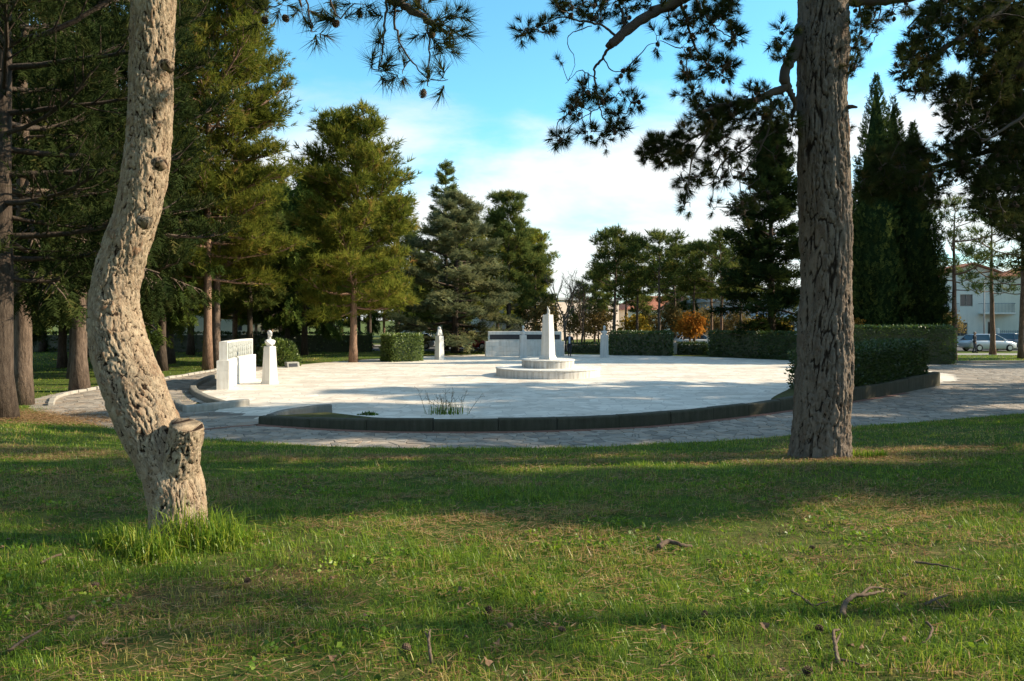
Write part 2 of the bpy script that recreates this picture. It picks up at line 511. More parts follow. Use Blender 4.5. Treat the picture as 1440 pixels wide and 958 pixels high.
# crazy paving: Voronoi cells cut by their neighbours, each stone a slab with open joints
def clip(poly, nx_, ny_, d):
    out = []
    for k in range(len(poly)):
        p, q = poly[k], poly[(k + 1) % len(poly)]
        a, b = p[0] * nx_ + p[1] * ny_ - d, q[0] * nx_ + q[1] * ny_ - d
        if a <= 0: out.append(p)
        if a * b < 0:
            t = a / (a - b); out.append((p[0] + (q[0] - p[0]) * t, p[1] + (q[1] - p[1]) * t))
    return out
def crazy(sites, joint=.007, reach=1.0, metric=None):
    sites = np.asarray(sites); cells = []
    for s_ in sites:
        d = np.hypot(*(sites - s_).T)
        nb = np.argsort(d)[1:15]; r = .62 * reach
        poly = [(s_[0] - r, s_[1] - r), (s_[0] + r, s_[1] - r), (s_[0] + r, s_[1] + r), (s_[0] - r, s_[1] + r)]
        for k in nb:
            n = sites[k] - s_; L = math.hypot(*n); n = n / L
            poly = clip(poly, n[0], n[1], n.dot((sites[k] + s_) / 2) - joint)
            if len(poly) < 3: break
        cells.append(poly)
    return cells
def slab_mesh(poly, z0, z1, name, mat, rnd, c=None):
    P = np.array(poly); c = P.mean(0) if c is None else np.array(c); n = len(P)
    Pi = c + (P - c) * .93
    V = np.vstack([np.c_[P - c, np.full(n, z0)], np.c_[P - c, np.full(n, z1 - .006)], np.c_[Pi - c, np.full(n, z1)]])
    k = np.arange(n); k2 = (k + 1) % n
    F = [np.vstack([np.stack([k, k2, k2 + n, k + n], 1), np.stack([k + n, k2 + n, k2 + 2 * n, k + 2 * n], 1)]), (k + 2 * n)[None]]
    return V, F, c
rs = np.random.default_rng(21)
step = .30
yy = np.arange(14, 46, step * .8)
sites = np.array([(x + (.5 * step if r % 2 else 0), y) for r, y in enumerate(yy) for x in np.arange(-18, 34, step)])
sites += rs.uniform(-.15, .15, sites.shape) * np.array([1.15, .9])
m_ = inside(sites, path_poly)
sites = sites[m_]
keep = (np.abs(sites[:, 0]) < sites[:, 1] * .78 + 1)
sites = sites[keep]
cells = crazy(sites)
order = sorted(range(len(cells)), key=lambda k: sites[k, 1] + .15 * abs(sites[k, 0]))
rest = MB(); cnt = 0
for k in order:
    if len(cells[k]) < 3: continue
    rv = rs.random(); h = .012 + rs.random() * .012
    V_, F_, c_ = slab_mesh(cells[k], -.01, h, 'stone', M['path_stone'], rv)
    vis = abs(c_[0]) < c_[1] * .72
    if cnt < 300 and vis:
        mb = MB().add(V_, F_, rv)
        obj('paving_stone', mb.mesh('paving_stone', M['path_stone']), path, (c_[0], c_[1], .004)); cnt += 1
    else:
        rest.add(V_ + np.array([c_[0], c_[1], .004]), F_, rv)
o = obj('paving_stones', rest.mesh('paving_stones', M['path_stone']), path); o['kind'] = 'stuff'

# red brick edging strip beside the wall and across the entrance
def ribbon(line, off0, off1, z0, z1, closed_ends=True):
    line = np.asarray(line, float)
    T = np.gradient(line, axis=0); T /= np.linalg.norm(T, axis=1)[:, None]
    N = np.stack([-T[:, 1], T[:, 0]], 1)
    a, b = line + N * off0, line + N * off1
    z0 = np.broadcast_to(z0, len(line)); z1 = np.broadcast_to(z1, len(line))
    V = np.stack([np.c_[a, z0], np.c_[a, z1], np.c_[b, z1], np.c_[b, z0]], 1).reshape(-1, 3)
    k = np.arange(len(line) - 1)[:, None] * 4
    Q = np.vstack([np.hstack([k + s0, k + 4 + s0, k + 4 + s1, k + s1]) for s0, s1 in ((0, 1), (1, 2), (2, 3), (3, 0))])
    F = [Q]
    if closed_ends: F.append(np.array([[0, 1, 2, 3], [len(V) - 1, len(V) - 2, len(V) - 3, len(V) - 4]]))
    return V, F
def brick_mat():
    t = NT('brick_edging'); v = t.pos(); n = t.noise(v, 11, 5, .7)
    return t.pbr(t.ramp(n, [(.3, (.16, .085, .065)), (.7, (.27, .15, .115))]), .9, t.bump(n, .5, .01), .2)
M['brick'] = brick_mat()
V_, F_ = ribbon(WALL_LINE[:68], -.22, -.01, 0, .03)
struct('brick_edging', MB().add(V_, F_).mesh('brick_edging', M['brick']), path)
V_, F_ = ribbon(np.array([gp(x, y) for x, y in ((225, 613), (270, 607), (330, 601), (363, 599))]), -.09, .09, 0, .03)
struct('brick_strip', MB().add(V_, F_).mesh('brick_strip', M['brick']), path)

# ================================================================== low walls, kerbs
def concrete_mat(name, a, b, moss, mossiness):
    t = NT(name); v = t.pos(); n = t.noise(v, 3, 7, .7, .3); f = t.noise(v, 40, 4, .7); st = t.noise(t.pos((5, 5, .7)), 1.5, 5, .7)
    c = t.ramp(n, [(.3, a), (.7, b)])
    c = t.mix(t.ramp(t.math('ADD', t.math('MULTIPLY', st, .6), t.math('MULTIPLY', n, .4)), [(.5 - mossiness * .25, 0.0), (.62, mossiness)]), c, moss)
    return t.pbr(c, .92, t.bump(t.math('ADD', n, t.math('MULTIPLY', f, .5)), .6, .015), .2)
M['wall'] = concrete_mat('mossy_concrete', (.06, .055, .042), (.125, .115, .09), (.032, .034, .016), .75)
M['kerb'] = concrete_mat('pale_kerb', (.30, .28, .25), (.48, .45, .40), (.17, .15, .11), .45)
M['kerb_dark'] = concrete_mat('old_kerb', (.16, .15, .135), (.30, .28, .25), (.08, .08, .05), .55)

def rounded_wall(line, th, h, z0=-.12, seed=1):
    """wall of a given thickness left of a line with worn, rounded arrises"""
    line = np.asarray(line, float); h = np.broadcast_to(np.asarray(h, float), len(line))
    T = np.gradient(line, axis=0); T /= np.linalg.norm(T, axis=1)[:, None]
    N = np.stack([-T[:, 1], T[:, 0]], 1)
    prof = [(0, None), (0, -.045), (.012, -.015), (.045, 0), (th - .045, 0), (th - .012, -.015), (th, -.045), (th, None)]
    s_ = np.r_[0, np.cumsum(np.hypot(*np.diff(line, axis=0).T))]
    V = []
    for q, (o_, dz) in enumerate(prof):
        wob = (fbm(s_ * 1.3, np.full_like(s_, q), seed) - .5) * .02
        zz_ = np.full(len(line), z0) if dz is None else h + dz + wob
        V.append(np.c_[line + N * (o_ + wob[:, None] * .6), zz_])
    V = np.stack(V, 1); m, n = V.shape[:2]
    V = V.reshape(-1, 3)
    i, j = np.meshgrid(np.arange(m - 1), np.arange(n - 1), indexing='ij')
    Q = np.stack([i * n + j, (i + 1) * n + j, (i + 1) * n + j + 1, i * n + j + 1], -1).reshape(-1, 4)
    return V, [Q, np.arange(n)[None], (np.arange(n) + (m - 1) * n)[None, ::-1]]

s_w = np.r_[0, np.cumsum(np.hypot(*np.diff(WALL_LINE, axis=0).T))]
wall_h = np.interp(s_w / s_w[-1], [0, .2, .5, .7, 1], [.24, .33, .36, .45, .56])
pw = thing('planter_wall', 'long curved mossy concrete wall edging the front of the white plaza', 'wall')
fine_l = catmull(WALL_LINE, 6); s_f = np.r_[0, np.cumsum(np.hypot(*np.diff(fine_l, axis=0).T))]; h_f = np.interp(s_f / s_f[-1], s_w / s_w[-1], wall_h)
q0 = 0.0; rwb = np.random.default_rng(31)
while q0 < s_f[-1] - .05:
    q1 = min(q0 + rwb.uniform(1.35, 1.65), s_f[-1])
    if s_f[-1] - q1 < .5: q1 = s_f[-1]
    qq = np.linspace(q0 + .009, q1 - .009, 7)
    ln = np.c_[np.interp(qq, s_f, fine_l[:, 0]), np.interp(qq, s_f, fine_l[:, 1])] + rwb.normal(0, .004, 2)
    V_, F_ = rounded_wall(ln, .26, np.interp(qq, s_f, h_f) + rwb.normal(0, .012), seed=int(q0 * 7))
    obj('wall_block', MB().add(V_, F_).mesh('wall_block', M['wall'], False), pw); q0 = q1
spur = np.array([gp(462, 580), gp(430, 583), gp(395, 589), gp(368, 596)])
spur[-1] = WALL_LINE[0] + np.array([.12, .22])
V_, F_ = rounded_wall(catmull(spur, 4), .24, .25, seed=4)
obj('end_wall', MB().add(V_, F_).mesh('end_wall', M['kerb_dark'], False), pw)
T = np.gradient(WALL_LINE, axis=0); T /= np.linalg.norm(T, axis=1)[:, None]
NW = np.stack([-T[:, 1], T[:, 0]], 1)
def planter_soil():
    t = NT('planter_soil'); v = t.pos(); n = t.noise(v, 5, 6, .7)
    return t.pbr(t.ramp(n, [(.35, (.05, .035, .022)), (.52, (.07, .075, .025)), (.7, (.10, .105, .04))]), .95, t.bump(n, .8, .04), .1)
M['planter_soil'] = planter_soil()
n_ = 26
wid = np.interp(np.arange(n_) / n_, [0, .12, .35, 1], [.3, 1.5, .9, .3])
a_, b_ = WALL_LINE[:n_] + NW[:n_] * .25, WALL_LINE[:n_] + NW[:n_] * wid[:, None]
P_ = np.vstack([a_, b_[::-1]])
V_ = np.vstack([np.c_[a_, wall_h[:n_] - .03], np.c_[b_, np.minimum(wall_h[:n_] - .05, .22)], np.c_[b_ + NW[:n_] * .15, np.full(n_, -.02)]])
k = np.arange(n_ - 1)
obj('bed_soil', MB().add(V_, np.vstack([np.stack([k, k + 1, k + 1 + n_, k + n_], 1), np.stack([k + n_, k + 1 + n_, k + 1 + 2 * n_, k + 2 * n_], 1)])).mesh('bed_soil', M['planter_soil'], True), pw)
# bed behind the wall on the hedge side, with an inner kerb
i0 = 54
a_, b_ = WALL_LINE[i0:] + NW[i0:] * .25, WALL_LINE[i0:] + NW[i0:] * np.interp(np.arange(len(WALL_LINE) - i0), [0, 6], [.6, 2.0])[:, None]
V_ = np.vstack([np.c_[a_, wall_h[i0:] - .05], np.c_[b_, wall_h[i0:] - .08], np.c_[b_ + NW[i0:] * .02, np.full(len(a_), -.02)]]); n_ = len(a_); k = np.arange(n_ - 1)
obj('bed_soil', MB().add(V_, np.vstack([np.stack([k, k + 1, k + 1 + n_, k + n_], 1), np.stack([k + n_, k + 1 + n_, k + 1 + 2 * n_, k + 2 * n_], 1)])).mesh('bed_soil', M['planter_soil'], True), pw)
eline = np.array([WALL_LINE[-1], WALL_LINE[-1] + NW[-1] * .8, WALL_LINE[-1] + NW[-1] * 2.1])
V_, F_ = rounded_wall(eline, .24, wall_h[-1] - .004, seed=9)
obj('end_wall', MB().add(V_ + np.array([0, 0, 0]), F_).mesh('end_wall', M['wall'], False), pw)

# grass island beside the entrance: spur kerb, path kerb, curved kerb
isl = thing('island_kerb', 'pale low kerb around the small grass island left of the plaza entrance', 'kerb')
V_, F_ = rounded_wall(catmull(np.array([gp(263, 581.5), gp(300, 577.5), gp(351, 571)]), 4), .26, .22, seed=11)
obj('spur_kerb', MB().add(V_, F_).mesh('spur_kerb', M['kerb']), isl)
V_, F_ = rounded_wall(catmull(np.array([gp(244, 569), gp(247, 575), gp(262, 581.3)]), 5), .2, .16, seed=12)
obj('path_kerb', MB().add(V_, F_).mesh('path_kerb', M['kerb_dark']), isl)
V_, F_ = rounded_wall(catmull(np.array([gp(352, 517), gp(318, 526), (gp(285, 537)), gp(268, 547), gp(270, 556), gp(287, 566), gp(310, 573.5)]), 6), .24, .2, seed=13)
obj('curved_kerb', MB().add(V_, F_).mesh('curved_kerb', M['kerb_dark']), isl)

# outer kerb stones of the path on the left
kl = catmull(PATH_OUT_L, 3); sk = np.r_[0, np.cumsum(np.hypot(*np.diff(kl, axis=0).T))]
outk = thing('path_kerb', 'row of pale kerb stones round the outside of the path bend', 'kerb')
pos_ = np.arange(.0, min(sk[-1], 26), .62)
rk = np.random.default_rng(5)
kv, kf = box(-.29, .29, -.085, .085, -.12, .11, .018)
kme = MB().add(kv, kf).mesh('kerb_stone', M['kerb'])
for q in pos_:
    x = np.interp(q, sk, kl[:, 0]); y = np.interp(q, sk, kl[:, 1]); x2 = np.interp(q + .3, sk, kl[:, 0]); y2 = np.interp(q + .3, sk, kl[:, 1])
    ko = obj('kerb_stone', kme, outk, (x, y, rk.uniform(-.02, .02)), (rk.uniform(-.03, .03), 0, math.atan2(y2 - y, x2 - x)))
    ko.scale = (rk.uniform(.92, 1), 1, 1)

# far side: pavement kerb, grass verge, footway and street on the right, seen under the trees
ek = thing('verge_kerb', 'dark kerb between the paved exit and the sunlit grass verge', 'kerb')
V_, F_ = rounded_wall(np.array([(48, 45.3), (36, 44.75), (28, 44.5), (24.4, 44.9)]), .2, .16, seed=15)
obj('kerb_run', MB().add(V_, F_).mesh('kerb_run', M['kerb_dark']), ek)
def flat(name, x0, x1, y0, y1, z, mat):
    V, F = box(x0, x1, y0, y1, z - .2, z, 0)
    return struct(name, MB().add(V, F).mesh(name, mat))
def asphalt():
    t = NT('asphalt'); v = t.pos(); n = t.noise(v, .8, 6, .7); f = t.noise(v, 40, 3, .7)
    return t.pbr(t.mix(.5, t.ramp(n, [(.3, (.055, .055, .057)), (.7, (.09, .088, .085))]), t.ramp(f, [(.2, .6), (.8, 1.4)]), 'MULTIPLY'), .85, t.bump(f, .4, .01), .3)
M['asphalt'] = asphalt()
M['footway'] = concrete_mat('footway', (.26, .24, .22), (.38, .36, .33), (.2, .18, .15), .3)
flat('footway', 25, 190, 54.5, 57.0, .012, M['footway'])
flat('road', -220, 260, 62.0, 70.0, .008, M['asphalt'])
flat('pavement', -220, 260, 70.2, 73.5, .13, M['footway'])
# ================================================================== monuments
def marble_mat(name, a, b, stain, sf=.5):
    t = NT(name); v = t.coord(); n = t.noise(v, 2.2, 7, .7, .6); f = t.noise(v, 40, 4, .7); st = t.noise(t.coord((6, 6, .5)), 1.2, 6, .7)
    c = t.ramp(n, [(.3, a), (.7, b)])
    c = t.mix(t.ramp(st, [(.46, 0.0), (.70, sf)]), c, stain)
    return t.pbr(c, .7, t.bump(t.math('ADD', n, t.math('MULTIPLY', f, .6)), .4, .01), .35)
M['marble'] = marble_mat('white_marble', (.60, .58, .54), (.71, .69, .64), (.40, .36, .29), .55)
M['marble_grey'] = marble_mat('grey_marble', (.54, .52, .485), (.66, .635, .595), (.27, .245, .20), .8)
M['bust'] = marble_mat('bust_marble', (.54, .53, .51), (.64, .63, .605), (.34, .32, .28), .5)
M['relief'] = marble_mat('bronze_relief', (.24, .26, .25), (.36, .37, .35), (.14, .15, .14), .5)
M['plaque'] = NT('dark_plaque').pbr((.035, .035, .04), .45)
def weathered():
    t = NT('grey_stone'); v = t.coord(); n = t.noise(v, 4, 6, .7)
    return t.pbr(t.ramp(n, [(.3, (.26, .245, .22)), (.7, (.42, .40, .36))]), .9, t.bump(n, .7, .02), .2)
M['grey_stone'] = weathered()

def ring_block(r0, r1, a0, a1, z0, z1, n=5, b=.012):
    a = np.linspace(a0, a1, n)
    def arc(r, z, k): 
        aa = np.linspace(a0 + k / r, a1 - k / r, n)
        return np.c_[r * np.cos(aa), r * np.sin(aa), np.full(n, z)]
    rows = [arc(r1, z0, 0), arc(r1, z1 - b, 0), arc(r1 - b, z1, b), arc(r0, z1, b), arc(r0, z0, 0)]
    V = np.vstack(rows); m = len(rows); F = []
    for q in range(m):
        for k in range(n - 1): F.append((q * n + k, q * n + k + 1, ((q + 1) % m) * n + k + 1, ((q + 1) % m) * n + k))
    return V, [np.array(F)[:, ::-1] if False else np.array(F), np.array([[q * n for q in range(m)][::-1]]), np.array([[q * n + n - 1 for q in range(m)]])]

MC = (1.75, 34.6)
mon = thing('memorial_obelisk', 'white stone obelisk with a flame on two round steps in the middle of the plaza', 'monument', (*MC, .014))
def step_ring(name, r, z0, z1, nb, top_n):
    c_ = obj(name, MB().add(*lathe([(r - .32, z0), (r - .32, z1 - .006)], 40)).mesh(name, M['marble']), mon)
    V, F = ring_block(r - .30, r, .004 / r, 2 * math.pi / nb - .004 / r, z0, z1 - .06)
    me = MB().add(V, F).mesh('cladding_slab', M['marble_grey'])
    V, F = ring_block(r - .34, r + .03, .004 / r, 2 * math.pi / nb - .004 / r, z1 - .058, z1)
    me2 = MB().add(V, F).mesh('coping_slab', M['marble'])
    for k in range(nb):
        obj('cladding_slab', me, c_, None, (0, 0, 2 * math.pi * k / nb + .1))
        obj('coping_slab', me2, c_, None, (0, 0, 2 * math.pi * (k + .5) / nb + .1))
step_ring('lower_step', 2.52, 0, .40, 22, 3)
step_ring('upper_step', 1.27, .395, .78, 12, 2)
ob_rz = R(-38)
def course(z0, z1, w0, w1, b=.006):
    h0, h1 = w0 / 2, w1 / 2
    V = np.array([(-h0, -h0, z0), (h0, -h0, z0), (h0, h0, z0), (-h0, h0, z0), (-h1, -h1, z1 - b), (h1, -h1, z1 - b), (h1, h1, z1 - b), (-h1, h1, z1 - b),
                  (-h1 + b, -h1 + b, z1), (h1 - b, -h1 + b, z1), (h1 - b, h1 - b, z1), (-h1 + b, h1 - b, z1)])
    Q = [(0, 3, 2, 1)] + [(r + k, r + (k + 1) % 4, r + 4 + (k + 1) % 4, r + 4 + k) for r in (0, 4) for k in range(4)] + [(8, 9, 10, 11)]
    return V, np.array(Q)
zs = [.78, .98, 1.32, 1.66, 2.0, 2.34, 2.66, 2.94]
ws = [.66, .51, .48, .455, .43, .405, .38, .36]
for k in range(len(zs) - 1):
    w1 = ws[k + 1]; w0 = ws[k] if k == 0 else ws[k] + .002 * (k % 2)
    obj('obelisk_course', MB().add(*course(zs[k] - .001, zs[k + 1], w0, w1)).mesh('obelisk_course', M['marble']), mon, (0, 0, 0), (0, 0, ob_rz))
# carved flame finial
tt = np.linspace(0, 1, 9)
fl = MB()
fl.add(*lathe([(.10, 2.939), (.11, 2.96), (.06, 2.99)], 10))
P = np.c_[.03 * np.sin(tt * 4.5), .02 * np.cos(tt * 3), 2.97 + tt * .38]
fl.add(*tube(P, np.interp(tt, [0, .2, .45, .8, 1], [.045, .075, .062, .025, .004]), 9))
P = np.c_[.05 + .04 * tt, 0 * tt + .01, 2.97 + tt * .2]
fl.add(*tube(P, np.interp(tt, [0, .4, 1], [.03, .035, .003]), 7))
obj('flame_finial', fl.mesh('flame_finial', M['bust'], True), mon)

# ---- memorial walls
def memorial_wall(name, label, loc, rz, L, relief):
    t = thing(name, label, 'memorial wall', loc, rz)
    # local x along the wall, face towards -y; gently curved
    Rc = 18.0; nb = 6
    def bend(V):
        V = V.copy(); a = V[:, 0] / Rc; r = Rc + V[:, 1]
        V[:, 0] = r * np.sin(a); V[:, 1] = r * np.cos(a) - Rc
        return V
    def bx(x0, x1, y0, y1, z0, z1, b=.01):
        mb = MB(); k = max(1, int((x1 - x0) / .5)); xs = np.linspace(x0, x1, k + 1)
        rows = []
        for q, x in enumerate(xs):
            rows.append([(x, y0, z0), (x, y0, z1 - b), (x, y0 + b, z1), (x, y1 - b, z1), (x, y1, z1 - b), (x, y1, z0)])
        V = np.array(rows).reshape(-1, 3); n = 6
        Q = [(i * n + j, (i + 1) * n + j, (i + 1) * n + (j + 1) % n, i * n + (j + 1) % n) for i in range(k) for j in range(n)]
        return bend(V), [np.array(Q), np.arange(n)[None], (np.arange(n) + k * n)[None, ::-1]]
    courses = [0, .37, .74, 1.12]
    for ci in range(3):
        off = .0 if ci % 2 == 0 else L / nb / 2
        edges = sorted(set([-L / 2, L / 2] + [x for x in (-L / 2 + off + q * L / nb for q in range(nb + 1)) if -L / 2 + .2 < x < L / 2 - .2]))
        for x0, x1 in zip(edges[:-1], edges[1:]):
            obj('stone_block', MB().add(*bx(x0 + .003, x1 - .003, -.22, .22, courses[ci], courses[ci + 1] - .004)).mesh('stone_block', M['marble']), t)
    up = obj('upper_slab', MB().add(*bx(-L / 2 + .2, L / 2 - .2, -.15, .15, 1.12, 1.84, .015)).mesh('upper_slab', M['marble']), t)
    if relief:
        z0, z1, x0, x1 = 1.16, 1.78, -L / 2 + .35, L / 2 - .35
        pan = obj('relief_panel', MB().add(*bx(x0, x1, -.185, -.147, z0, z1, .006)).mesh('relief_panel', M['relief']), t)
        r_ = np.random.default_rng(3)
        for q in range(14):
            fx = x0 + .2 + (x1 - x0 - .4) * q / 13 + r_.uniform(-.06, .06); hh = r_.uniform(.42, .54); lean = r_.uniform(-.08, .08)
            mb = MB()
            def blob(cx, cz, rx, rz_, d=.03):
                V, F = lathe([(.05, -1), (.6, -.8), (.95, -.3), (1, 0), (.95, .3), (.6, .8), (.05, 1)], 8)
                mb.add(bend(np.c_[cx + V[:, 0] * rx, -.187 + V[:, 1] * d, cz + V[:, 2] * rz_]), F)
            blob(fx + lean, z0 + hh, .045, .058)
            blob(fx + lean * .5, z0 + hh * .62, .075, .15, .035)
            blob(fx - .03, z0 + hh * .22, .04, hh * .22); blob(fx + .045, z0 + hh * .22, .04, hh * .22)
            blob(fx + .1 + lean, z0 + hh * .68, .09, .03)
            obj('relief_figure', mb.mesh('relief_figure', M['relief'], True), pan)
    else:
        pan = obj('name_band', MB().add(*bx(-L / 2 + .32, L / 2 - .32, -.165, -.147, 1.24, 1.60, .004)).mesh('name_band', M['plaque']), t)
    return t
memorial_wall('memorial_wall', 'pale memorial wall with grey figure relief at the left of the plaza', (-11.72, 29.9, .014), R(90 + 9), 5.3, True)
memorial_wall('memorial_wall', 'long pale memorial wall with a dark band behind the obelisk', (.95, 53.0, .014), R(2), 5.9, False)

# ---- busts on tapering pedestals
def remeshed(mb, voxel, smooth_it=2):
    me = mb.mesh('tmp', M['bust']); o = bpy.data.objects.new('tmp', me); COL.objects.link(o)
    md = o.modifiers.new('r', 'REMESH'); md.mode = 'VOXEL'; md.voxel_size = voxel
    if smooth_it:
        ms = o.modifiers.new('s', 'SMOOTH'); ms.iterations = smooth_it; ms.factor = .5
    dg = bpy.context.evaluated_depsgraph_get()
    out = bpy.data.meshes.new_from_object(o.evaluated_get(dg))
    bpy.data.objects.remove(o); bpy.data.meshes.remove(me)
    return out
def ball(mb, c, r, n=12, rot=None):
    th = np.linspace(-math.pi / 2, math.pi / 2, 9)
    V, F = lathe([(max(.02, math.cos(a)), math.sin(a)) for a in th], n)
    V = V * np.array(r)
    if rot is not None: V = V @ np.array(Matrix.Rotation(rot[1], 3, rot[0])).T
    mb.add(V + np.array(c), F)
def limb(mb, a, b, ra, rb, n=10):
    a, b = np.array(a, float), np.array(b, float)
    t_ = np.linspace(0, 1, 5)[:, None]
    mb.add(*tube(a + (b - a) * t_, np.linspace(ra, rb, 5), n))
    ball(mb, a, (ra,) * 3, 8); ball(mb, b, (rb,) * 3, 8)

def bust_mesh(kind):
    """carved head and shoulders facing -y, z=0 at the pedestal top"""
    mb = MB()
    if kind == 'scarf':      # head under a draped shawl
        ball(mb, (0, -.01, .50), (.095, .115, .135)); ball(mb, (0, .02, .49), (.125, .125, .155))
        limb(mb, (0, .03, .44), (0, .02, .2), .12, .19); ball(mb, (0, .01, .13), (.22, .15, .16))
        limb(mb, (-.1, -.02, .38), (-.17, -.02, .1), .07, .09); limb(mb, (.1, -.02, .38), (.17, -.02, .1), .07, .09)
        limb(mb, (0, -.11, .52), (0, -.14, .485), .012, .02)
    else:
        ball(mb, (0, -.005, .53), (.085, .105, .125)); ball(mb, (0, -.04, .47), (.066, .075, .085))
        limb(mb, (0, .02, .45), (0, .02, .28), .06, .075)
        limb(mb, (-.15, .02, .2), (.15, .02, .2), .085, .085); ball(mb, (0, -.01, .14), (.20, .125, .16))
        limb(mb, (0, .0, .1), (0, 0, -.01), .15, .13)
        limb(mb, (0, -.105, .55), (0, -.132, .51), .011, .018)
        ball(mb, (-.085, .01, .52), (.016, .025, .035)); ball(mb, (.085, .01, .52), (.016, .025, .035))
        ball(mb, (0, -.11, .455), (.03, .018, .012)); ball(mb, (0, -.09, .565), (.07, .03, .014))
        ball(mb, (0, .02, .58), (.092, .108, .09))
        if kind == 'crossed':
            limb(mb, (-.2, -.04, .2), (-.05, -.15, .06), .06, .05); limb(mb, (.2, -.04, .2), (.05, -.15, .09), .06, .05)
        if kind == 'beard': ball(mb, (0, -.085, .41), (.055, .04, .085)); ball(mb, (0, -.1, .47), (.06, .02, .014))
        if kind == 'lapel': limb(mb, (-.08, -.1, .3), (0, -.15, .12), .025, .02); limb(mb, (.08, -.1, .3), (0, -.15, .12), .025, .02)
    me = remeshed(mb, .016, 2)
    me.polygons.foreach_set('use_smooth', np.ones(len(me.polygons), bool))
    return me
def bust(label, loc, rz, kind, w0, w1, h, group='busts round the plaza'):
    t = thing('bust_statue', label, 'statue', loc, rz, group)
    ped = obj('pedestal', MB().add(*course(.10, h, w0, w1, .012)).mesh('pedestal', M['bust']), t)
    obj('plinth', MB().add(*box(-w0 / 2 - .03, w0 / 2 + .03, -w0 / 2 - .03, w0 / 2 + .03, 0, .099, .012)).mesh('plinth', M['bust']), ped)
    obj('bust', bust_mesh(kind), t, (0, 0, h))
bust('white marble bust on a tapering pedestal beside the relief wall', (-10.2, 29.95, .014), R(62), 'crossed', .46, .34, 1.58)
bust('shawl draped marble bust on a pedestal next to the clipped leafy hedge', (-4.92, 48.2, .014), R(48), 'scarf', .46, .40, 1.60)
bust('marble bust standing in front of the banded memorial wall', (.78, 49.9, .014), R(4), 'lapel', .50, .46, 1.62)
bust('bearded marble bust at the end of the dark hedge right of the obelisk', (6.62, 51.0, .014), R(-22), 'beard', .50, .46, 1.62)

# plaque block and floodlight
t = thing('plaque_stone', 'low grey stone block with a dark plaque at the plaza edge', 'stone', (-12.45, 40.3, .012), R(35))
V, F = box(-.36, .36, -.22, .22, 0, .30, .03); V[:, 1] += V[:, 2] * .35
obj('block', MB().add(V, F).mesh('block', M['grey_stone']), t)
V, F = box(-.24, .24, -.012, .012, .05, .23, .004); V[:, 1] += V[:, 2] * .35 - .228
obj('plaque', MB().add(V, F).mesh('plaque', M['plaque']), t)
M['lamp_metal'] = NT('lamp_metal').pbr((.10, .10, .09), .5, None, .5)
M['lamp_glass'] = NT('lamp_glass').pbr((.22, .23, .2), .15, None, .6)
t = thing('floodlight', 'small grey ground floodlight beside the round steps', 'lamp', (3.95, 33.6, .014), R(60))
V, F = box(-.14, .14, -.09, .09, .07, .27, .02); V[:, 1] += (V[:, 2] - .07) * .4
obj('housing', MB().add(V, F).mesh('housing', M['lamp_metal']), t)
V, F = box(-.11, .11, -.006, .006, .1, .24, .002); V[:, 1] += (V[:, 2] - .07) * .4 - .098
obj('lens', MB().add(V, F).mesh('lens', M['lamp_glass']), t)
mb = MB()
for s_ in (-1, 1): mb.add(*box(s_ * .155 - .012, s_ * .155 + .012, -.02, .02, 0, .2))
mb.add(*box(-.167, .167, -.05, .05, 0, .012))
obj('bracket', mb.mesh('bracket', M['lamp_metal']), t)
# ================================================================== foliage building blocks
def unit(v): return v / (np.linalg.norm(v, axis=-1, keepdims=True) + 1e-9)

def needle_proto(rng, n, w, spread=(25, 80), base=.45, droop=0.0):
    """n needles as thin triangles round an axis +z, unit length"""
    t = rng.random(n) * base
    ph = rng.random(n) * 2 * np.pi
    el = np.radians(rng.uniform(*spread, n)) * (1 - .35 * t / max(base, .01))
    d = np.stack([np.sin(el) * np.cos(ph), np.sin(el) * np.sin(ph), np.cos(el)], 1)
    L = rng.uniform(.55, .8, n)
    b = np.stack([0 * t, 0 * t, t], 1)
    side = unit(np.cross(d, rng.normal(size=(n, 3)))) * w / 2
    tip = b + d * L[:, None]
    tip[:, 2] -= droop * L
    return np.stack([b - side, b + side, tip], 1).reshape(-1, 3)      # (3n,3)

def spray_proto(rng, n, w, flat=.25, l=(.25, .45)):
    """flat feathery spray: short leaflets left and right of an axis +z"""
    t = np.linspace(.05, 1, n)
    s = np.where(np.arange(n) % 2, 1, -1)
    d = unit(np.stack([s * rng.uniform(.6, 1.1, n), rng.normal(0, flat, n), rng.uniform(.35, .9, n)], 1))
    L = rng.uniform(*l, n) * (1.1 - .6 * t)
    b = np.stack([rng.normal(0, .03, n), rng.normal(0, .03, n), t * .8], 1)
    side = unit(np.cross(d, np.stack([rng.normal(0, .3, n), np.ones(n), rng.normal(0, .3, n)], 1))) * w / 2
    return np.stack([b - side, b + side, b + d * L[:, None]], 1).reshape(-1, 3)

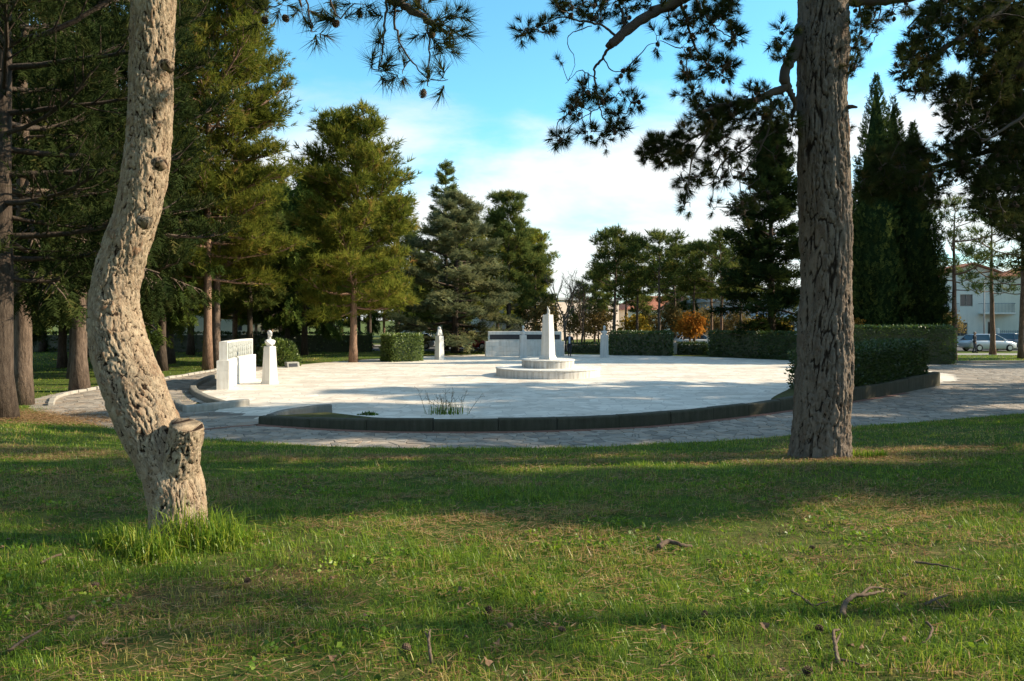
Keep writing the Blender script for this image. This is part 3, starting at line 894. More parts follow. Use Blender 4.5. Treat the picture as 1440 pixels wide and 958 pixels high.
def scatter(P, D, S, protos, rng, rnd=None, flat=None):
    """copies of the prototypes at P along D at size S, as one triangle soup"""
    P, D, S = np.asarray(P, float), unit(np.asarray(D, float)), np.asarray(S, float)
    if len(P) == 0: return np.zeros((0, 3)), np.zeros((0, 3), int), np.zeros(0)
    if flat is None: ref = rng.normal(size=P.shape)
    else: ref = np.tile(np.array(flat, float), (len(P), 1)) + rng.normal(0, .25, P.shape)
    X = unit(np.cross(ref, D)); Y = np.cross(D, X)
    k = rng.integers(0, len(protos), len(P))
    rnd = rng.random(len(P)) if rnd is None else rnd
    VV, RR = [], []
    for q, pr in enumerate(protos):
        m = k == q
        if not m.any(): continue
        B = np.stack([X[m], Y[m], D[m]], 1) * S[m][:, None, None]
        v = np.einsum('pk,nkj->npj', pr, B) + P[m][:, None]
        VV.append(v.reshape(-1, 3))
        r = np.clip(rnd[m][:, None] + rng.normal(0, .08, (m.sum(), len(pr) // 3)), 0, 1)
        RR.append(np.repeat(r, 3, axis=1).ravel())
    V = np.concatenate(VV)
    return V, np.arange(len(V)).reshape(-1, 3), np.concatenate(RR)

def bend_line(a, d, L, up, rng, n=6, wob=.06):
    """a branch: starts at a along d, gains 'up' vertical direction over its length"""
    pts = [np.array(a, float)]; d = np.array(d, float); d /= np.linalg.norm(d)
    for k in range(n - 1):
        d = d + np.array([rng.normal(0, wob), rng.normal(0, wob), up / (n - 1) + rng.normal(0, wob)]); d /= np.linalg.norm(d)
        pts.append(pts[-1] + d * L / (n - 1))
    return np.array(pts)

def pt_on(P, t):
    s = t * (len(P) - 1); i = min(int(s), len(P) - 2); f = s - i
    return P[i] * (1 - f) + P[i + 1] * f, P[i + 1] - P[i]

def trunk_line(rng, H, lean=.02, n=14, wob=.05):
    z = np.linspace(0, H, n)
    x = np.cumsum(rng.normal(0, wob, n)) * .35 + lean * z; y = np.cumsum(rng.normal(0, wob, n)) * .35
    return np.c_[x - x[0], y - y[0], z]

def conifer(seed, H, h0, prof, n_limb, kind, r_base=.22, tuft=.34, per=9, nsec=5, n_needle=12, wn=.045, lean=.0, limb_up=(-.1, .5), sec_ang=55, clump=.22, jit=1.0, bald=0.0, tips=.35, wob=.05):
    """skeleton and foliage of one conifer; returns (trunk, limbs, crown) shapes"""
    rng = np.random.default_rng(seed)
    tl = trunk_line(rng, H, lean, wob=wob)
    zt = tl[:, 2] / H
    rad = r_base * np.clip(1.0 - zt, .03, 1) ** .75; rad[0] *= 1.35; 
    trunk = tube(tl, rad, 12)
    lm = MB(); P, D, S, RN = [], [], [], []
    for i in range(n_limb):
        f = (i + rng.random() * jit) / n_limb; f = min(f, .995)
        z = h0 + (H - h0) * f
        a0 = np.array([np.interp(z, tl[:, 2], tl[:, 0]), np.interp(z, tl[:, 2], tl[:, 1]), z])
        az = i * 2.39996 + rng.normal(0, .35)
        L = prof(f) * rng.uniform(.72, 1.15)
        if rng.random() < bald: L *= .5
        e = limb_up[0] + (limb_up[1] - limb_up[0]) * f + rng.normal(0, .08)
        d = np.array([math.cos(az) * math.cos(e), math.sin(az) * math.cos(e), math.sin(e)])
        up = {'pine': .55, 'spruce': -.25, 'cedar': .05, 'umbrella': .5}[kind] * (1 - .3 * f)
        lp = bend_line(a0, d, L, up, rng, 6)
        r0 = max(.012, .028 * L ** .9 * (1 - .3 * f))
        lm.add(*tube(lp, np.linspace(r0, r0 * .3, len(lp)), 4, False))
        ns = max(2, int(nsec * (.5 + L / 3)))
        for s in range(ns):
            t_ = tips + (1 - tips) * (s + rng.random()) / ns
            b0, bd = pt_on(lp, min(t_, .99)); bd = unit(bd)
            sg = 1 if s % 2 else -1
            th = sg * R(sec_ang) * rng.uniform(.6, 1.3) * (1 - .5 * t_)
            bd2 = np.array([bd[0] * math.cos(th) - bd[1] * math.sin(th), bd[0] * math.sin(th) + bd[1] * math.cos(th), bd[2] + rng.normal(.02, .12)])
            sl = L * rng.uniform(.22, .42) * (1.15 - .55 * t_)
            if kind == 'spruce': bd2[2] -= .35
            sp = bend_line(b0, bd2, sl, {'pine': .5, 'umbrella': .5, 'spruce': -.7, 'cedar': -.05}[kind], rng, 4)
            lm.add(*tube(sp, np.linspace(r0 * .4, .006, 4), 3, False))
            cr = rng.random()
            for q in range(per):
                t2 = rng.uniform(.25, 1.0) if kind != 'umbrella' else rng.uniform(.5, 1.0)
                p, dd = pt_on(sp, min(t2, .999))
                off = rng.normal(0, clump, 3) * np.array([1, 1, .55])
                P.append(p + off); RN.append(np.clip(.5 * cr + .5 * rng.random() - .1 + .12 * rng.normal(), 0, 1))
                if kind == 'spruce': D.append(unit(dd) * .6 + np.array([0, 0, -.8]) + rng.normal(0, .25, 3))
                elif kind == 'cedar': D.append(unit(dd) * 1.0 + np.array([0, 0, .15]) + rng.normal(0, .35, 3))
                else: D.append(unit(dd) * .7 + off * 1.5 + np.array([0, 0, .35]) + rng.normal(0, .25, 3))
                S.append(tuft * rng.uniform(.7, 1.25))
    # leader
    for q in range(per * 2):
        P.append(tl[-1] + np.array([rng.normal(0, .08), rng.normal(0, .08), -rng.random() * .8])); D.append(rng.normal(0, .5, 3) + np.array([0, 0, 1])); S.append(tuft * .8); RN.append(rng.random())
    if kind in ('pine', 'umbrella'): protos = [needle_proto(rng, n_needle, wn, (20, 85)) for _ in range(5)]; fl = None
    elif kind == 'spruce': protos = [spray_proto(rng, n_needle, wn, .25) for _ in range(5)]; fl = None
    else: protos = [spray_proto(rng, n_needle, wn, .35, (.3, .5)) for _ in range(5)]; fl = (0, 0, 1)
    crown = scatter(P, D, S, protos, rng, np.array(RN), fl)
    return trunk, lm, crown

def crown_mesh(crown, mat, name='crown'): return mesh_np(name, crown[0], crown[1], mat, False, crown[2])

def tree_thing(name, label, loc, shape, needle, bark, rz=0, group=None, scale=1.0, cat='tree'):
    t = thing(name, label, cat, loc, rz, group, scale)
    trunk, lm, crown = shape
    obj('trunk', MB().add(*trunk).mesh('trunk', bark, True), t)
    if lm.n: obj('limbs', lm.mesh('limbs', bark, True), t)
    obj('crown', crown_mesh(crown, needle), t)
    return t

# ---- tree shapes
def p_pine(Rm, low=.35): return lambda f: Rm * (low + (1 - low) * math.sin(min(1, f * 1.9) * math.pi / 2)) * (1 - max(0, f - .5) / .5) ** .45 + .3
def p_cone(Rm): return lambda f: Rm * (1 - f) ** .85 + .18
def p_umb(Rm): return lambda f: Rm * (.55 + .45 * math.sin(f * math.pi)) * (1 - f ** 5) + .2

def cypress_shape(seed, H, rmax, lobes=((0, 0, 1.0),), n=9000, size=.34):
    """flame-shaped column(s): upright sprays over a shell, added dark core to block light"""
    rng = np.random.default_rng(seed)
    P, D, S, RN = [], [], [], []
    core = MB()
    for lx, ly, lh in lobes:
        h = H * lh; rm = rmax * (.6 + .4 * lh)
        m = int(n * lh / sum(l[2] for l in lobes))
        f = rng.beta(1.05, 1.35, m)
        pr = np.interp(f, [0, .08, .25, .5, .75, .9, 1], [.78, .97, 1, .88, .55, .25, .02]) * rm
        a = rng.random(m) * 2 * np.pi
        lump = 1 + .55 * (noise2(a * 2.2, f * 9, seed) - .5) + .4 * (noise2(a * 5, f * 26, seed + 2) - .5)
        r = pr * lump * (1 - .30 * rng.random(m) ** 2)
        z = .25 + f * (h - .25)
        P.append(np.c_[lx + r * np.cos(a), ly + r * np.sin(a), z])
        D.append(np.c_[np.cos(a) * .55, np.sin(a) * .55, np.full(m, 1.0)] + rng.normal(0, .28, (m, 3)))
        S.append(size * rng.uniform(.6, 1.3, m) * (1 - .3 * f)); RN.append(np.clip(lump - .75 + rng.normal(0, .22, m) + .3, 0, 1))
        prof = [(np.interp(q, [0, .08, .25, .5, .75, .9, 1], [.66, .86, .88, .76, .44, .18, .01]) * rm * .86, .2 + q * (h - .5)) for q in np.linspace(0, 1, 14)]
        V, F = lathe(prof, 14, (lx, ly)); core.add(V, F, .1)
    protos = [spray_proto(rng, 9, .16, .5, (.3, .55)) for _ in range(5)]
    cr = scatter(np.vstack(P), np.vstack(D), np.concatenate(S), protos, rng, np.concatenate(RN))
    return cr, core
def cypress_thing(label, loc, seed, H, rmax, lobes, n, rz=0, group=None, size=.34, mat=None):
    t = thing('cypress_tree', label, 'tree', loc, rz, group)
    cr, core = cypress_shape(seed, H, rmax, lobes, n, size)
    for lx, ly, lh in lobes:
        obj('trunk', MB().add(*tube([(lx, ly, -.1), (lx, ly, .5), (lx, ly, H * lh * .8)], [.26, .2, .03], 9)).mesh('trunk', M['bark_dark'], True), t)
    c = obj('crown', crown_mesh(cr, mat or M['needle_cypress']), t)
    obj('light_block_core', core.mesh('light_block_core', mat or M['needle_cypress'], True), c)  # solid dark core added to stop light passing through the crown
    return t

def leafy_shape(seed, H, crown_r, h0, n, leaf=.12, clumps=40, flat=.8):
    rng = np.random.default_rng(seed)
    tl = trunk_line(rng, H * .8, .03, 8); trunk = tube(tl, np.linspace(.12, .02, 8), 8); lm = MB()
    P, D, RN = [], [], []
    for k in range(clumps):
        d = unit(rng.normal(size=3)); q = rng.random() ** .4
        c = np.array([d[0] * crown_r * q, d[1] * crown_r * q, h0 + (H - h0) / 2 + d[2] * (H - h0) / 2 * q * flat])
        b0, _ = pt_on(tl, min(.95, max(.2, (c[2] - .4) / (H * .8))))
        lm.add(*tube([b0, (b0 + c) / 2 + rng.normal(0, .08, 3), c], [.03, .018, .005], 4, False))
        m = n // clumps
        P.append(c + rng.normal(0, crown_r * .16, (m, 3))); D.append(rng.normal(size=(m, 3))); RN.append(np.clip(rng.random() * .6 + rng.random(m) * .4, 0, 1))
    w = .5
    pr = [np.array([(0, 0, 0), (w, 0, .55), (0, 0, 1.0), (0, 0, 0), (0, 0, 1.0), (-w, .1, .55)])]
    m = sum(len(p) for p in P)
    return trunk, lm, scatter(np.vstack(P), np.vstack(D), leaf * rng.uniform(.6, 1.3, m), pr, rng, np.concatenate(RN))

def bare_shape(seed, H, spread=.5, depth=5):
    rng = np.random.default_rng(seed); mb = MB(); tr = []
    def grow(p, d, L, r, k):
        q = bend_line(p, d, L, .12, rng, 4, .08)
        if k == 0: tr.append(tube(q, np.linspace(r, r * .7, 4), 8))
        else: mb.add(*tube(q, np.linspace(r, r * .55, 4), 5 if k < 3 else 3, False))
        if k >= depth: return
        for s in range(3 if k else 4):
            t_ = rng.uniform(.45, 1.0); b, bd = pt_on(q, min(t_, .99))
            grow(b, unit(bd) + rng.normal(0, spread, 3) + np.array([0, 0, .15]), L * rng.uniform(.55, .78), r * .58, k + 1)
    grow(np.zeros(3), np.array([0, 0, 1.]), H * .34, H * .014, 0)
    return tr[0], mb

# ================================================================== foreground pines with carved bark
def bark_mat(name, plate_a, plate_b, crack, warm):
    """rnd: 0 in the cracks, above .2 the number of the bark plate"""
    t = NT(name); v = t.pos((1, 1, .45)); fine = t.noise(v, 34, 6, .75, .5); mid = t.noise(v, 7, 5, .7, .4)
    rn = t.attr('rnd')
    plate = t.ramp(rn, [(.2, plate_a), (.55, plate_b), (.85, tuple(c * .8 for c in plate_a)), (1, warm)])
    plate = t.mix(t.ramp(mid, [(.45, 0.0), (.75, .55)]), plate, warm)
    plate = t.mix(.6, plate, t.ramp(fine, [(.25, .5), (.75, 1.4)]), 'MULTIPLY')
    lich = t.noise(t.pos((1, 1, .8)), 3.1, 5, .7, .6)
    plate = t.mix(t.ramp(lich, [(.56, 0.0), (.68, .45)]), plate, tuple(.5 * c + .10 for c in plate_a))
    c = t.mix(t.ramp(rn, [(.07, 1.0), (.195, 0.0)]), plate, crack)
    return t.pbr(c, .93, t.bump(t.math('ADD', fine, t.math('MULTIPLY', mid, .6)), 1.0, .035), .15)
M['bark_s'] = bark_mat('flaky_pine_bark', (.36, .275, .19), (.51, .40, .28), (.04, .024, .016), (.31, .17, .095))
M['bark_r'] = bark_mat('furrowed_pine_bark', (.185, .145, .112), (.245, .195, .152), (.036, .025, .018), (.18, .115, .08))

def bark_trunk(C, Rx, seed, na, ds, plate, depth, furrow=0.0, flare=None, gap=.5, cross=.7):
    """C (m,3) centre line, Rx (m) radii; dense tube with bark plates raised out of it"""
    C = np.asarray(C, float); s = np.r_[0, np.cumsum(np.linalg.norm(np.diff(C, axis=0), axis=1))]
    m = int(s[-1] / ds); ss = np.linspace(0, s[-1], m)
    Ci = np.stack([np.interp(ss, s, C[:, k]) for k in range(3)], 1); Ri = np.interp(ss, s, Rx)
    ker = np.ones(15) / 15
    for k in range(3):
        pad = np.r_[np.linspace(2 * Ci[0, k] - Ci[7, k], Ci[0, k], 7, endpoint=False), Ci[:, k], np.linspace(Ci[-1, k], 2 * Ci[-1, k] - Ci[-8, k], 8)[1:]]
        Ci[:, k] = np.convolve(pad, ker, 'valid')[:m]
    T, N, B = frames(Ci)
    a = np.linspace(0, 2 * np.pi, na, endpoint=False)
    A, S = np.meshgrid(a, ss)
    rb = float(np.mean(Rx)); circ = 2 * np.pi * rb
    ncell = max(6, int(round(circ / plate[0])))
    u = A / (2 * np.pi) * ncell; v = S / plate[1]
    wu = (noise2(u * .8, v * 1.3, seed, None) - .5) * .9 * np.sin(A / 2) ** 2 + furrow * (noise2(np.cos(A) * 1.5 + 9, S * 1.1, seed + 3) - .5)
    wv = (noise2(np.cos(A) * 2 + 5, np.sin(A) * 2 + S * 2.5, seed + 7) - .5) * .9
    # two families of sinuous lines crossing at a slant leave lozenge-shaped ridges
    ca, sa = np.cos(A), np.sin(A)
    def w_(k, fa, fs, sd): return k * (noise2(ca * fa + 11, sa * fa + S * fs, sd) - .5) + .5 * k * (noise2(ca * fa * 2.3 + 21, sa * fa * 2.3 + S * fs * 2.4, sd + 1) - .5) + .22 * k * (noise2(ca * fa * 7 + 31, sa * fa * 7 + S * fs * 6, sd + 2) - .5)
    nf = max(7, int(round(circ / plate[0]))); n2 = max(6, int(round(nf * .8)))
    ub = A / (2 * np.pi)
    x1 = ub * nf + w_(2.6, 1.6, .62 / plate[1], seed); x2 = ub * n2 + w_(3.0, 1.3, .55 / plate[1], seed + 40)
    wid = .6 + .8 * noise2(ca * 3 + 5, sa * 3 + S * 3.1, seed + 50)
    e1 = np.abs(np.sin(np.pi * x1)) / (gap * wid)
    on = np.clip((noise2(ca * 2.2 + 7, sa * 2.2 + S * 1.1 / plate[1], seed + 60) - .35) * 6, 0, 1)
    e2 = np.abs(np.sin(np.pi * x2)) / (gap * wid * (.15 + .85 * on))
    f1, f2, cid = vor(ub * nf * 1.6 + .5 * w_(1, 3, 4, seed + 70), S / (plate[1] * cross), seed + 80, None)
    e3 = np.clip((f2 - f1) / .16 + .45 * (1 - on) + .1, 0, 1)
    e = np.clip(np.minimum(np.minimum(e1, e2), e3 + .15), 0, 1)
    ph = np.clip(e * 1.5, 0, 1) ** .55
    gid = hash2(np.floor(x1).astype(int), np.floor(x2).astype(int), seed)
    flake = e3; tilt = (x1 % 1 - .5) * (cid - .5) * 1.2
    big = noise2(np.cos(A) * 1.2 + 3, np.sin(A) * 1.2 + S * 1.4, seed + 11) - .5
    fine = fbm(ca * 14 * rb / .3 + 50, sa * 14 * rb / .3 + S * 22, seed + 13, 3) - .5
    disp = depth * (ph * (.6 + .5 * gid) + .22 * flake * (.4 + cid) + .4 * tilt + .75 * fine + .35 * np.floor(noise2(ca * 5 + 40, sa * 5 + S * 6, seed + 90) * 4) / 4) + big * rb * .08
    rr = Ri[:, None] + disp - depth * 1.25
    if flare is not None: rr = rr + flare(A, S)
    V = Ci[:, None] + rr[..., None] * (np.cos(A)[..., None] * N[:, None] + np.sin(A)[..., None] * B[:, None])
    lo = e / .5
    rn = np.where(lo < 1, lo * .19, .2 + .8 * np.clip(.65 * cid + .35 * gid, 0, 1))
    i, j = np.meshgrid(np.arange(m - 1), np.arange(na), indexing='ij')
    Q = np.stack([i * na + j, i * na + (j + 1) % na, (i + 1) * na + (j + 1) % na, (i + 1) * na + j], -1).reshape(-1, 4)
    return V.reshape(-1, 3), [Q, (np.arange(na) + (m - 1) * na)[None]], rn.ravel(), Ci, Ri

def near_branches(limbs_, clusters, rng, tuft_len, n_needle, wn, twig_r=.006, cones=8, sub=(3, 7), thick=.035):
    """limbs_: list of (points, r0, r1); clusters: (point, radius, tufts); twigs grow from the nearest limb out to each cluster"""
    wood = MB(); P, D, S, RN, CN = [], [], [], [], []
    lines = []
    for pts, r0, r1 in limbs_:
        c = catmull(np.array(pts), 6); c = c + rng.normal(0, .006, c.shape)
        wood.add(*tube(c, np.linspace(r0, r1, len(c)) * (1 + .12 * rng.normal(size=len(c)).clip(-1, 1)), 9)); lines.append(c)
    allp = np.concatenate([l[: max(2, int(len(l) * 1.0))] for l in lines])
    grown = [allp]
    for c, rad, nt in sorted(clusters, key=lambda q: np.min(np.linalg.norm(allp - q[0], axis=1))):
        pool = np.concatenate(grown)
        d = np.linalg.norm(pool - c, axis=1)
        st = pool[np.argmin(d + .15 * rng.random(len(d)))]
        L = np.linalg.norm(c - st)
        mid = (st + c) / 2 + rng.normal(0, .10 * L + .01, 3) + np.array([0, 0, -.06 * L])
        tw = catmull(np.array([st, (st + mid) / 2 + rng.normal(0, .03 * L, 3), mid, (mid + c) / 2 + rng.normal(0, .04 * L, 3), c]), 4)
        wood.add(*tube(tw, np.linspace(twig_r * (1.2 + .9 * L), twig_r * .7, len(tw)), 4, False)); grown.append(tw[2:])
        dirn = unit(tw[-1] - tw[-5])
        for q in range(nt):
            off = rng.normal(0, 1, 3); off = off / np.linalg.norm(off) * rad * rng.random() ** .45
            e = c + off
            w2 = np.array([c + (e - c) * 0, c + off * .5 + rng.normal(0, .02, 3), e])
            if rad > .08: wood.add(*tube(w2, [twig_r * .75, twig_r * .6, twig_r * .5], 3, False))
            P.append(e); D.append(unit(off) * .8 + dirn * .35 + np.array([0, 0, .15]) + rng.normal(0, .2, 3)); S.append(tuft_len * rng.uniform(.75, 1.2)); RN.append(np.clip(rng.normal(.42, .22), 0, 1))
        if rng.random() < cones: CN.append(c + rng.normal(0, .03, 3))
    protos = [needle_proto(rng, n_needle, wn, (12, 78), .35, .08) for _ in range(8)]
    return wood, scatter(P, D, S, protos, rng, np.array(RN)), CN

def cone_mesh(n_sc=60, L=.075, r=.03):
    """pine cone: spiral of lifted scales round a spindle"""
    mb = MB(); mb.add(*lathe([(.003, 0), (r * .6, L * .15), (r * .7, L * .45), (r * .4, L * .8), (.003, L)], 8), .2)
    for k in range(n_sc):
        f = k / n_sc; a = k * 2.39996
        rr = r * math.sin(math.pi * (.12 + .8 * f)) ** .7
        c, s_ = math.cos(a), math.sin(a); z = L * (.05 + .88 * f); w = r * .34
        p0 = np.array([c * rr * .55, s_ * rr * .55, z - .004]); tip = np.array([c * rr * 1.12, s_ * rr * 1.12, z + .006]); t_ = np.array([-s_, c, 0]) * w
        V = np.array([p0 - t_ * .6, p0 + t_ * .6, tip + t_ * .7 + (0, 0, .003), tip - t_ * .7 + (0, 0, .003), tip + np.array([c, s_, 0]) * .003 - (0, 0, .003)])
        mb.add(V, [np.array([(0, 1, 2, 3)]), np.array([(3, 2, 4)])], .3 + .6 * ((k * 7) % 10) / 10)
    return mb
def cone_mat():
    t = NT('pine_cone'); return t.pbr(t.ramp(t.attr('rnd'), [(.2, (.05, .032, .022)), (.9, (.19, .125, .08))]), .85)
M['cone'] = cone_mat()
CONE_ME = cone_mesh().mesh('cone', M['cone'])

def frame_top(Y): return CAMZ + HY / FOC * Y

def add_cones(parent, CN, rng, base):
    for c in CN:
        o = obj('cone', CONE_ME, parent, tuple(np.array(c) - base), (rng.uniform(2, 4), rng.uniform(-.6, .6), rng.random() * 6)); o.scale = (.95,) * 3

# ---- crooked pine in front on the left
sb = lawn_at(252, 756); SY = sb[1]
edges = [(790, 212, 292), (756, 213, 291), (720, 212, 292), (680, 204, 288), (640, 187, 268), (600, 166, 252), (580, 158, 244), (540, 141, 229), (500, 129, 213), (460, 124, 200), (420, 126, 195), (380, 133, 200),
         (340, 147, 212), (300, 160, 225), (250, 169, 236), (200, 176, 241), (150, 179, 243), (100, 181, 244), (60, 183, 246), (0, 185, 247), (-60, 187, 247), (-140, 191, 245)]
upper = [(-120, 190, 245), (-240, 200, 248), (-380, 212, 250), (-560, 222, 248), (-760, 236, 250)]
C, Rx = [], []
for k, (y, l, r_) in enumerate(edges):
    dy = .22 * math.sin((756 - y) / 240.0)
    Y = SY + dy
    C.append(at((l + r_) / 2, y, Y)); Rx.append((r_ - l) / 2 / FOC * Y * .915)
C = catmull(np.array(C), 4); Rx = np.interp(np.linspace(0, 1, len(C)), np.linspace(0, 1, len(Rx)), Rx)
s_tree = thing('pine_tree', 'crooked pine with flaky pale bark and a cut branch stub, nearest on the left', 'tree', (sb[0], sb[1], sb[2]))
SB = np.array([sb[0], sb[1], sb[2]])
V, F, rn, Ci, Ri = bark_trunk(C, Rx, 11, 200, .0115, (.058, .125), .024, .5, lambda A, S: .13 * np.exp(-S / .16) * (.3 + 1.0 * noise2(np.cos(A) * 2.2 + 4, np.sin(A) * 2.2 + 4, 15)), .5, .55)
trk = obj('trunk', MB().add(V - SB, F, rn).mesh('trunk', M['bark_s'], True), s_tree)
obj('upper_trunk', MB().add(*tube([at((l + r_) / 2, y, SY - .05) - SB for y, l, r_ in upper], [(r_ - l) / 2 / FOC * SY * .9 for y, l, r_ in upper], 16)).mesh('upper_trunk', M['bark_grey'], True), s_tree)
# sawn stub on the right side
p0, p1 = at(246, 692, SY + .06), at(263, 603, SY - .05)
Cs = np.array([p0, p0 * .6 + p1 * .4, p0 * .25 + p1 * .75, p1, p1 + (p1 - p0) * .06]); 
V, F, rn, _, _ = bark_trunk(catmull(Cs, 4), np.interp(np.linspace(0, 1, 17), [0, .5, 1], [.17, .14, .135]), 17, 100, .010, (.058, .12), .022, .3, None, .55, .55)
stub = obj('cut_stub', MB().add(V - SB, F, rn).mesh('cut_stub', M['bark_s'], True), trk)
# old branch scars
for (x, y, rr) in ((232, 88, .035), (222, 228, .04), (200, 310, .038)):
    cc = at(x, y, SY - .215); nrm = unit(np.array([.35, -1, .05])); tt_ = np.linspace(-1, 1, 5)[:, None]
    Vt, Ft = tube(cc + nrm * tt_ * .05 + np.array([0, .02, 0]), np.array([rr * 1.5, rr * 1.4, rr * 1.1, rr * .75, rr * .35]), 14)
    obj('branch_scar', MB().add(Vt + np.random.default_rng(int(x)).normal(0, .005, Vt.shape) - SB, Ft, np.random.default_rng(int(y)).random(len(Vt)) * .35).mesh('branch_scar', M['bark_s'], True), trk)
# visible branch reaching into the sky
rng = np.random.default_rng(44)
BY = SY - .2
top = Ci[np.argmin(np.abs(Ci[:, 2] - (frame_top(SY) + 1.5)))]
limbs_ = [([top, (top + at(480, -60, BY)) / 2 + np.array([0, 0, .3]), at(480, -45, BY), at(548, -4, BY), at(585, 18, BY - .05), at(612, 35, BY - .1), at(630, 46, BY - .1)], .06, .012),
          ([top + np.array([0, 0, .3]), at(330, -120, BY + .5), at(392, -35, BY + .4), at(425, 8, BY + .4)], .045, .01),
          ([at(543, -6, BY), at(543, 20, BY - .05), at(540, 55, BY - .1), at(536, 85, BY - .1)], .011, .006),
          ([at(552, 2, BY), at(558, 45, BY + .1), at(572, 78, BY + .15), at(600, 108, BY + .2)], .010, .005),
          ([at(600, 28, BY - .05), at(604, 70, BY - .15), at(602, 105, BY - .2)], .008, .005),
          ([at(455, -40, BY + .2), at(466, 8, BY + .2), at(480, 28, BY + .2)], .010, .006),
          ([at(430, -20, BY + .3), at(434, 20, BY + .3), at(440, 40, BY + .3)], .008, .006)]
cl = []
for x, y, dy, rad, nt in [(424, 10, .4, .10, 4), (446, 44, .3, .06, 3), (478, 26, .2, .07, 4), (510, 6, .1, .09, 5), (395, 6, .5, .10, 4), (370, 25, .6, .08, 3), (535, 58, -.1, .06, 3), (522, 92, -.1, .05, 3), (538, 98, -.12, .06, 4),
                          (566, 104, .15, .06, 4), (606, 112, .2, .03, 2), (630, 112, .2, .06, 3), (622, 30, -.1, .09, 6), (634, 48, -.1, .08, 6), (622, 66, -.15, .07, 4), (600, 44, 0, .08, 4), (575, 20, .1, .08, 4), (548, 20, 0, .06, 3),
                          (590, 5, -.1, .09, 4), (560, 60, .1, .05, 2), (603, 122, -.2, .03, 1), (470, -20, .2, .12, 5), (540, -25, 0, .12, 5), (640, 20, -.2, .06, 3), (345, 5, .7, .10, 4), (455, 5, .3, .08, 3)]:
    cl.append((at(x, y, BY + dy), rad, nt))
wood, need, CN = near_branches(limbs_, cl, rng, .23, 46, .026, .0042, .35)
br = obj('branch', MB().add(wood.mesh and np.concatenate(wood.V) - SB, [np.concatenate(wood.F[k]) for k in sorted(wood.F)]).mesh('branch', M['twig'], True), s_tree)
need = (need[0] - SB, need[1], need[2])
obj('needles', crown_mesh(need, M['needle_near'], 'needles'), br)
add_cones(br, CN, rng, SB)
# crown above the picture
sh = conifer(301, 6.2, 1.2, p_umb(3.0), 30, 'pine', .14, .30, 8, 6, 18, .05, tips=.45)
ct = at(222, -130, SY) - SB - np.array([0, 0, 1.0])
obj('limbs', sh[1].mesh('limbs', M['bark_grey'], True), s_tree, tuple(ct))
obj('crown', crown_mesh(sh[2], M['needle_near']), s_tree, tuple(ct))

# ---- straight pine in front on the right
rb_ = lawn_at(1153, 641); RY = rb_[1]; print('RY', RY, 'SY', SY); RB = np.array(rb_)
edges = [(665, 1112, 1194), (641, 1114, 1192), (600, 1117, 1193), (550, 1120, 1196), (500, 1122, 1198), (450, 1124, 1198), (400, 1127, 1197), (300, 1124, 1195), (200, 1122, 1192), (150, 1121, 1190), (80, 1121, 1191), (0, 1122, 1192),
         (-110, 1123, 1188)]
upper = [(-90, 1123, 1188), (-250, 1126, 1183), (-450, 1132, 1176), (-700, 1142, 1168), (-860, 1150, 1160)]
C = catmull(np.array([at((l + r_) / 2, y, RY) for y, l, r_ in edges]), 4)
Rx = np.interp(np.linspace(0, 1, len(C)), np.linspace(0, 1, len(edges)), [(r_ - l) / 2 / FOC * RY * .955 for y, l, r_ in edges])
r_tree = thing('pine_tree', 'tall straight pine with deep vertical bark furrows in front of the clipped hedges', 'tree', tuple(RB))
flare = lambda A, S: .16 * np.exp(-S / .30) * (.6 + .8 * noise2(np.cos(A) * 2.4 + 4, np.sin(A) * 2.4 + 4, 5))
V, F, rn, Ci, Ri = bark_trunk(C, Rx, 23, 190, .020, (.115, .62), .052, 1.7, flare, .6, .45)
obj('trunk', MB().add(V - RB, F, rn).mesh('trunk', M['bark_r'], True), r_tree)
ul = np.array([at((l + r_) / 2, y, RY) for y, l, r_ in upper])
obj('upper_trunk', MB().add(*tube(ul - RB, [(r_ - l) / 2 / FOC * RY * .9 for y, l, r_ in upper], 18)).mesh('upper_trunk', M['bark_grey'], True), r_tree)
al = np.vstack([Ci, ul[1:]])
def cen(z): return np.array([np.interp(z, al[:, 2], al[:, k]) for k in range(3)])
def part_branch(limbs_, cl, seed, nm='branch', tl=.20, nn=64, w=.036, tw=.006, cones=.3, root=r_tree, base=RB):
    rng = np.random.default_rng(seed)
    wood, need, CN = near_branches(limbs_, cl, rng, tl, nn, w, tw, cones)
    b = obj(nm, MB().add(np.concatenate(wood.V) - base, [np.concatenate(wood.F[k]) for k in sorted(wood.F)]).mesh(nm, M['twig'], True), root)
    obj('needles', crown_mesh((need[0] - base, need[1], need[2]), M['needle_near'], 'needles'), b)
    add_cones(b, CN, rng, base)
def fillc(cs, seed, dy=.5, dens=1.25):
    """clusters spread over ellipses given as (x, y, rx, ry, how many, Y, tufts)"""
    rng = np.random.default_rng(seed); out = []
    for x, y, rx, ry, n, Y, nt in cs:
        for _ in range(int(n * dens)):
            a = rng.random() * 6.283; q = rng.random() ** .5
            out.append((at(x + rx * q * math.cos(a), y + ry * q * math.sin(a), Y + rng.normal(0, dy * .6)), .07 + .05 * rng.random(), max(1, int(rng.normal(nt, 1)))))
    return out
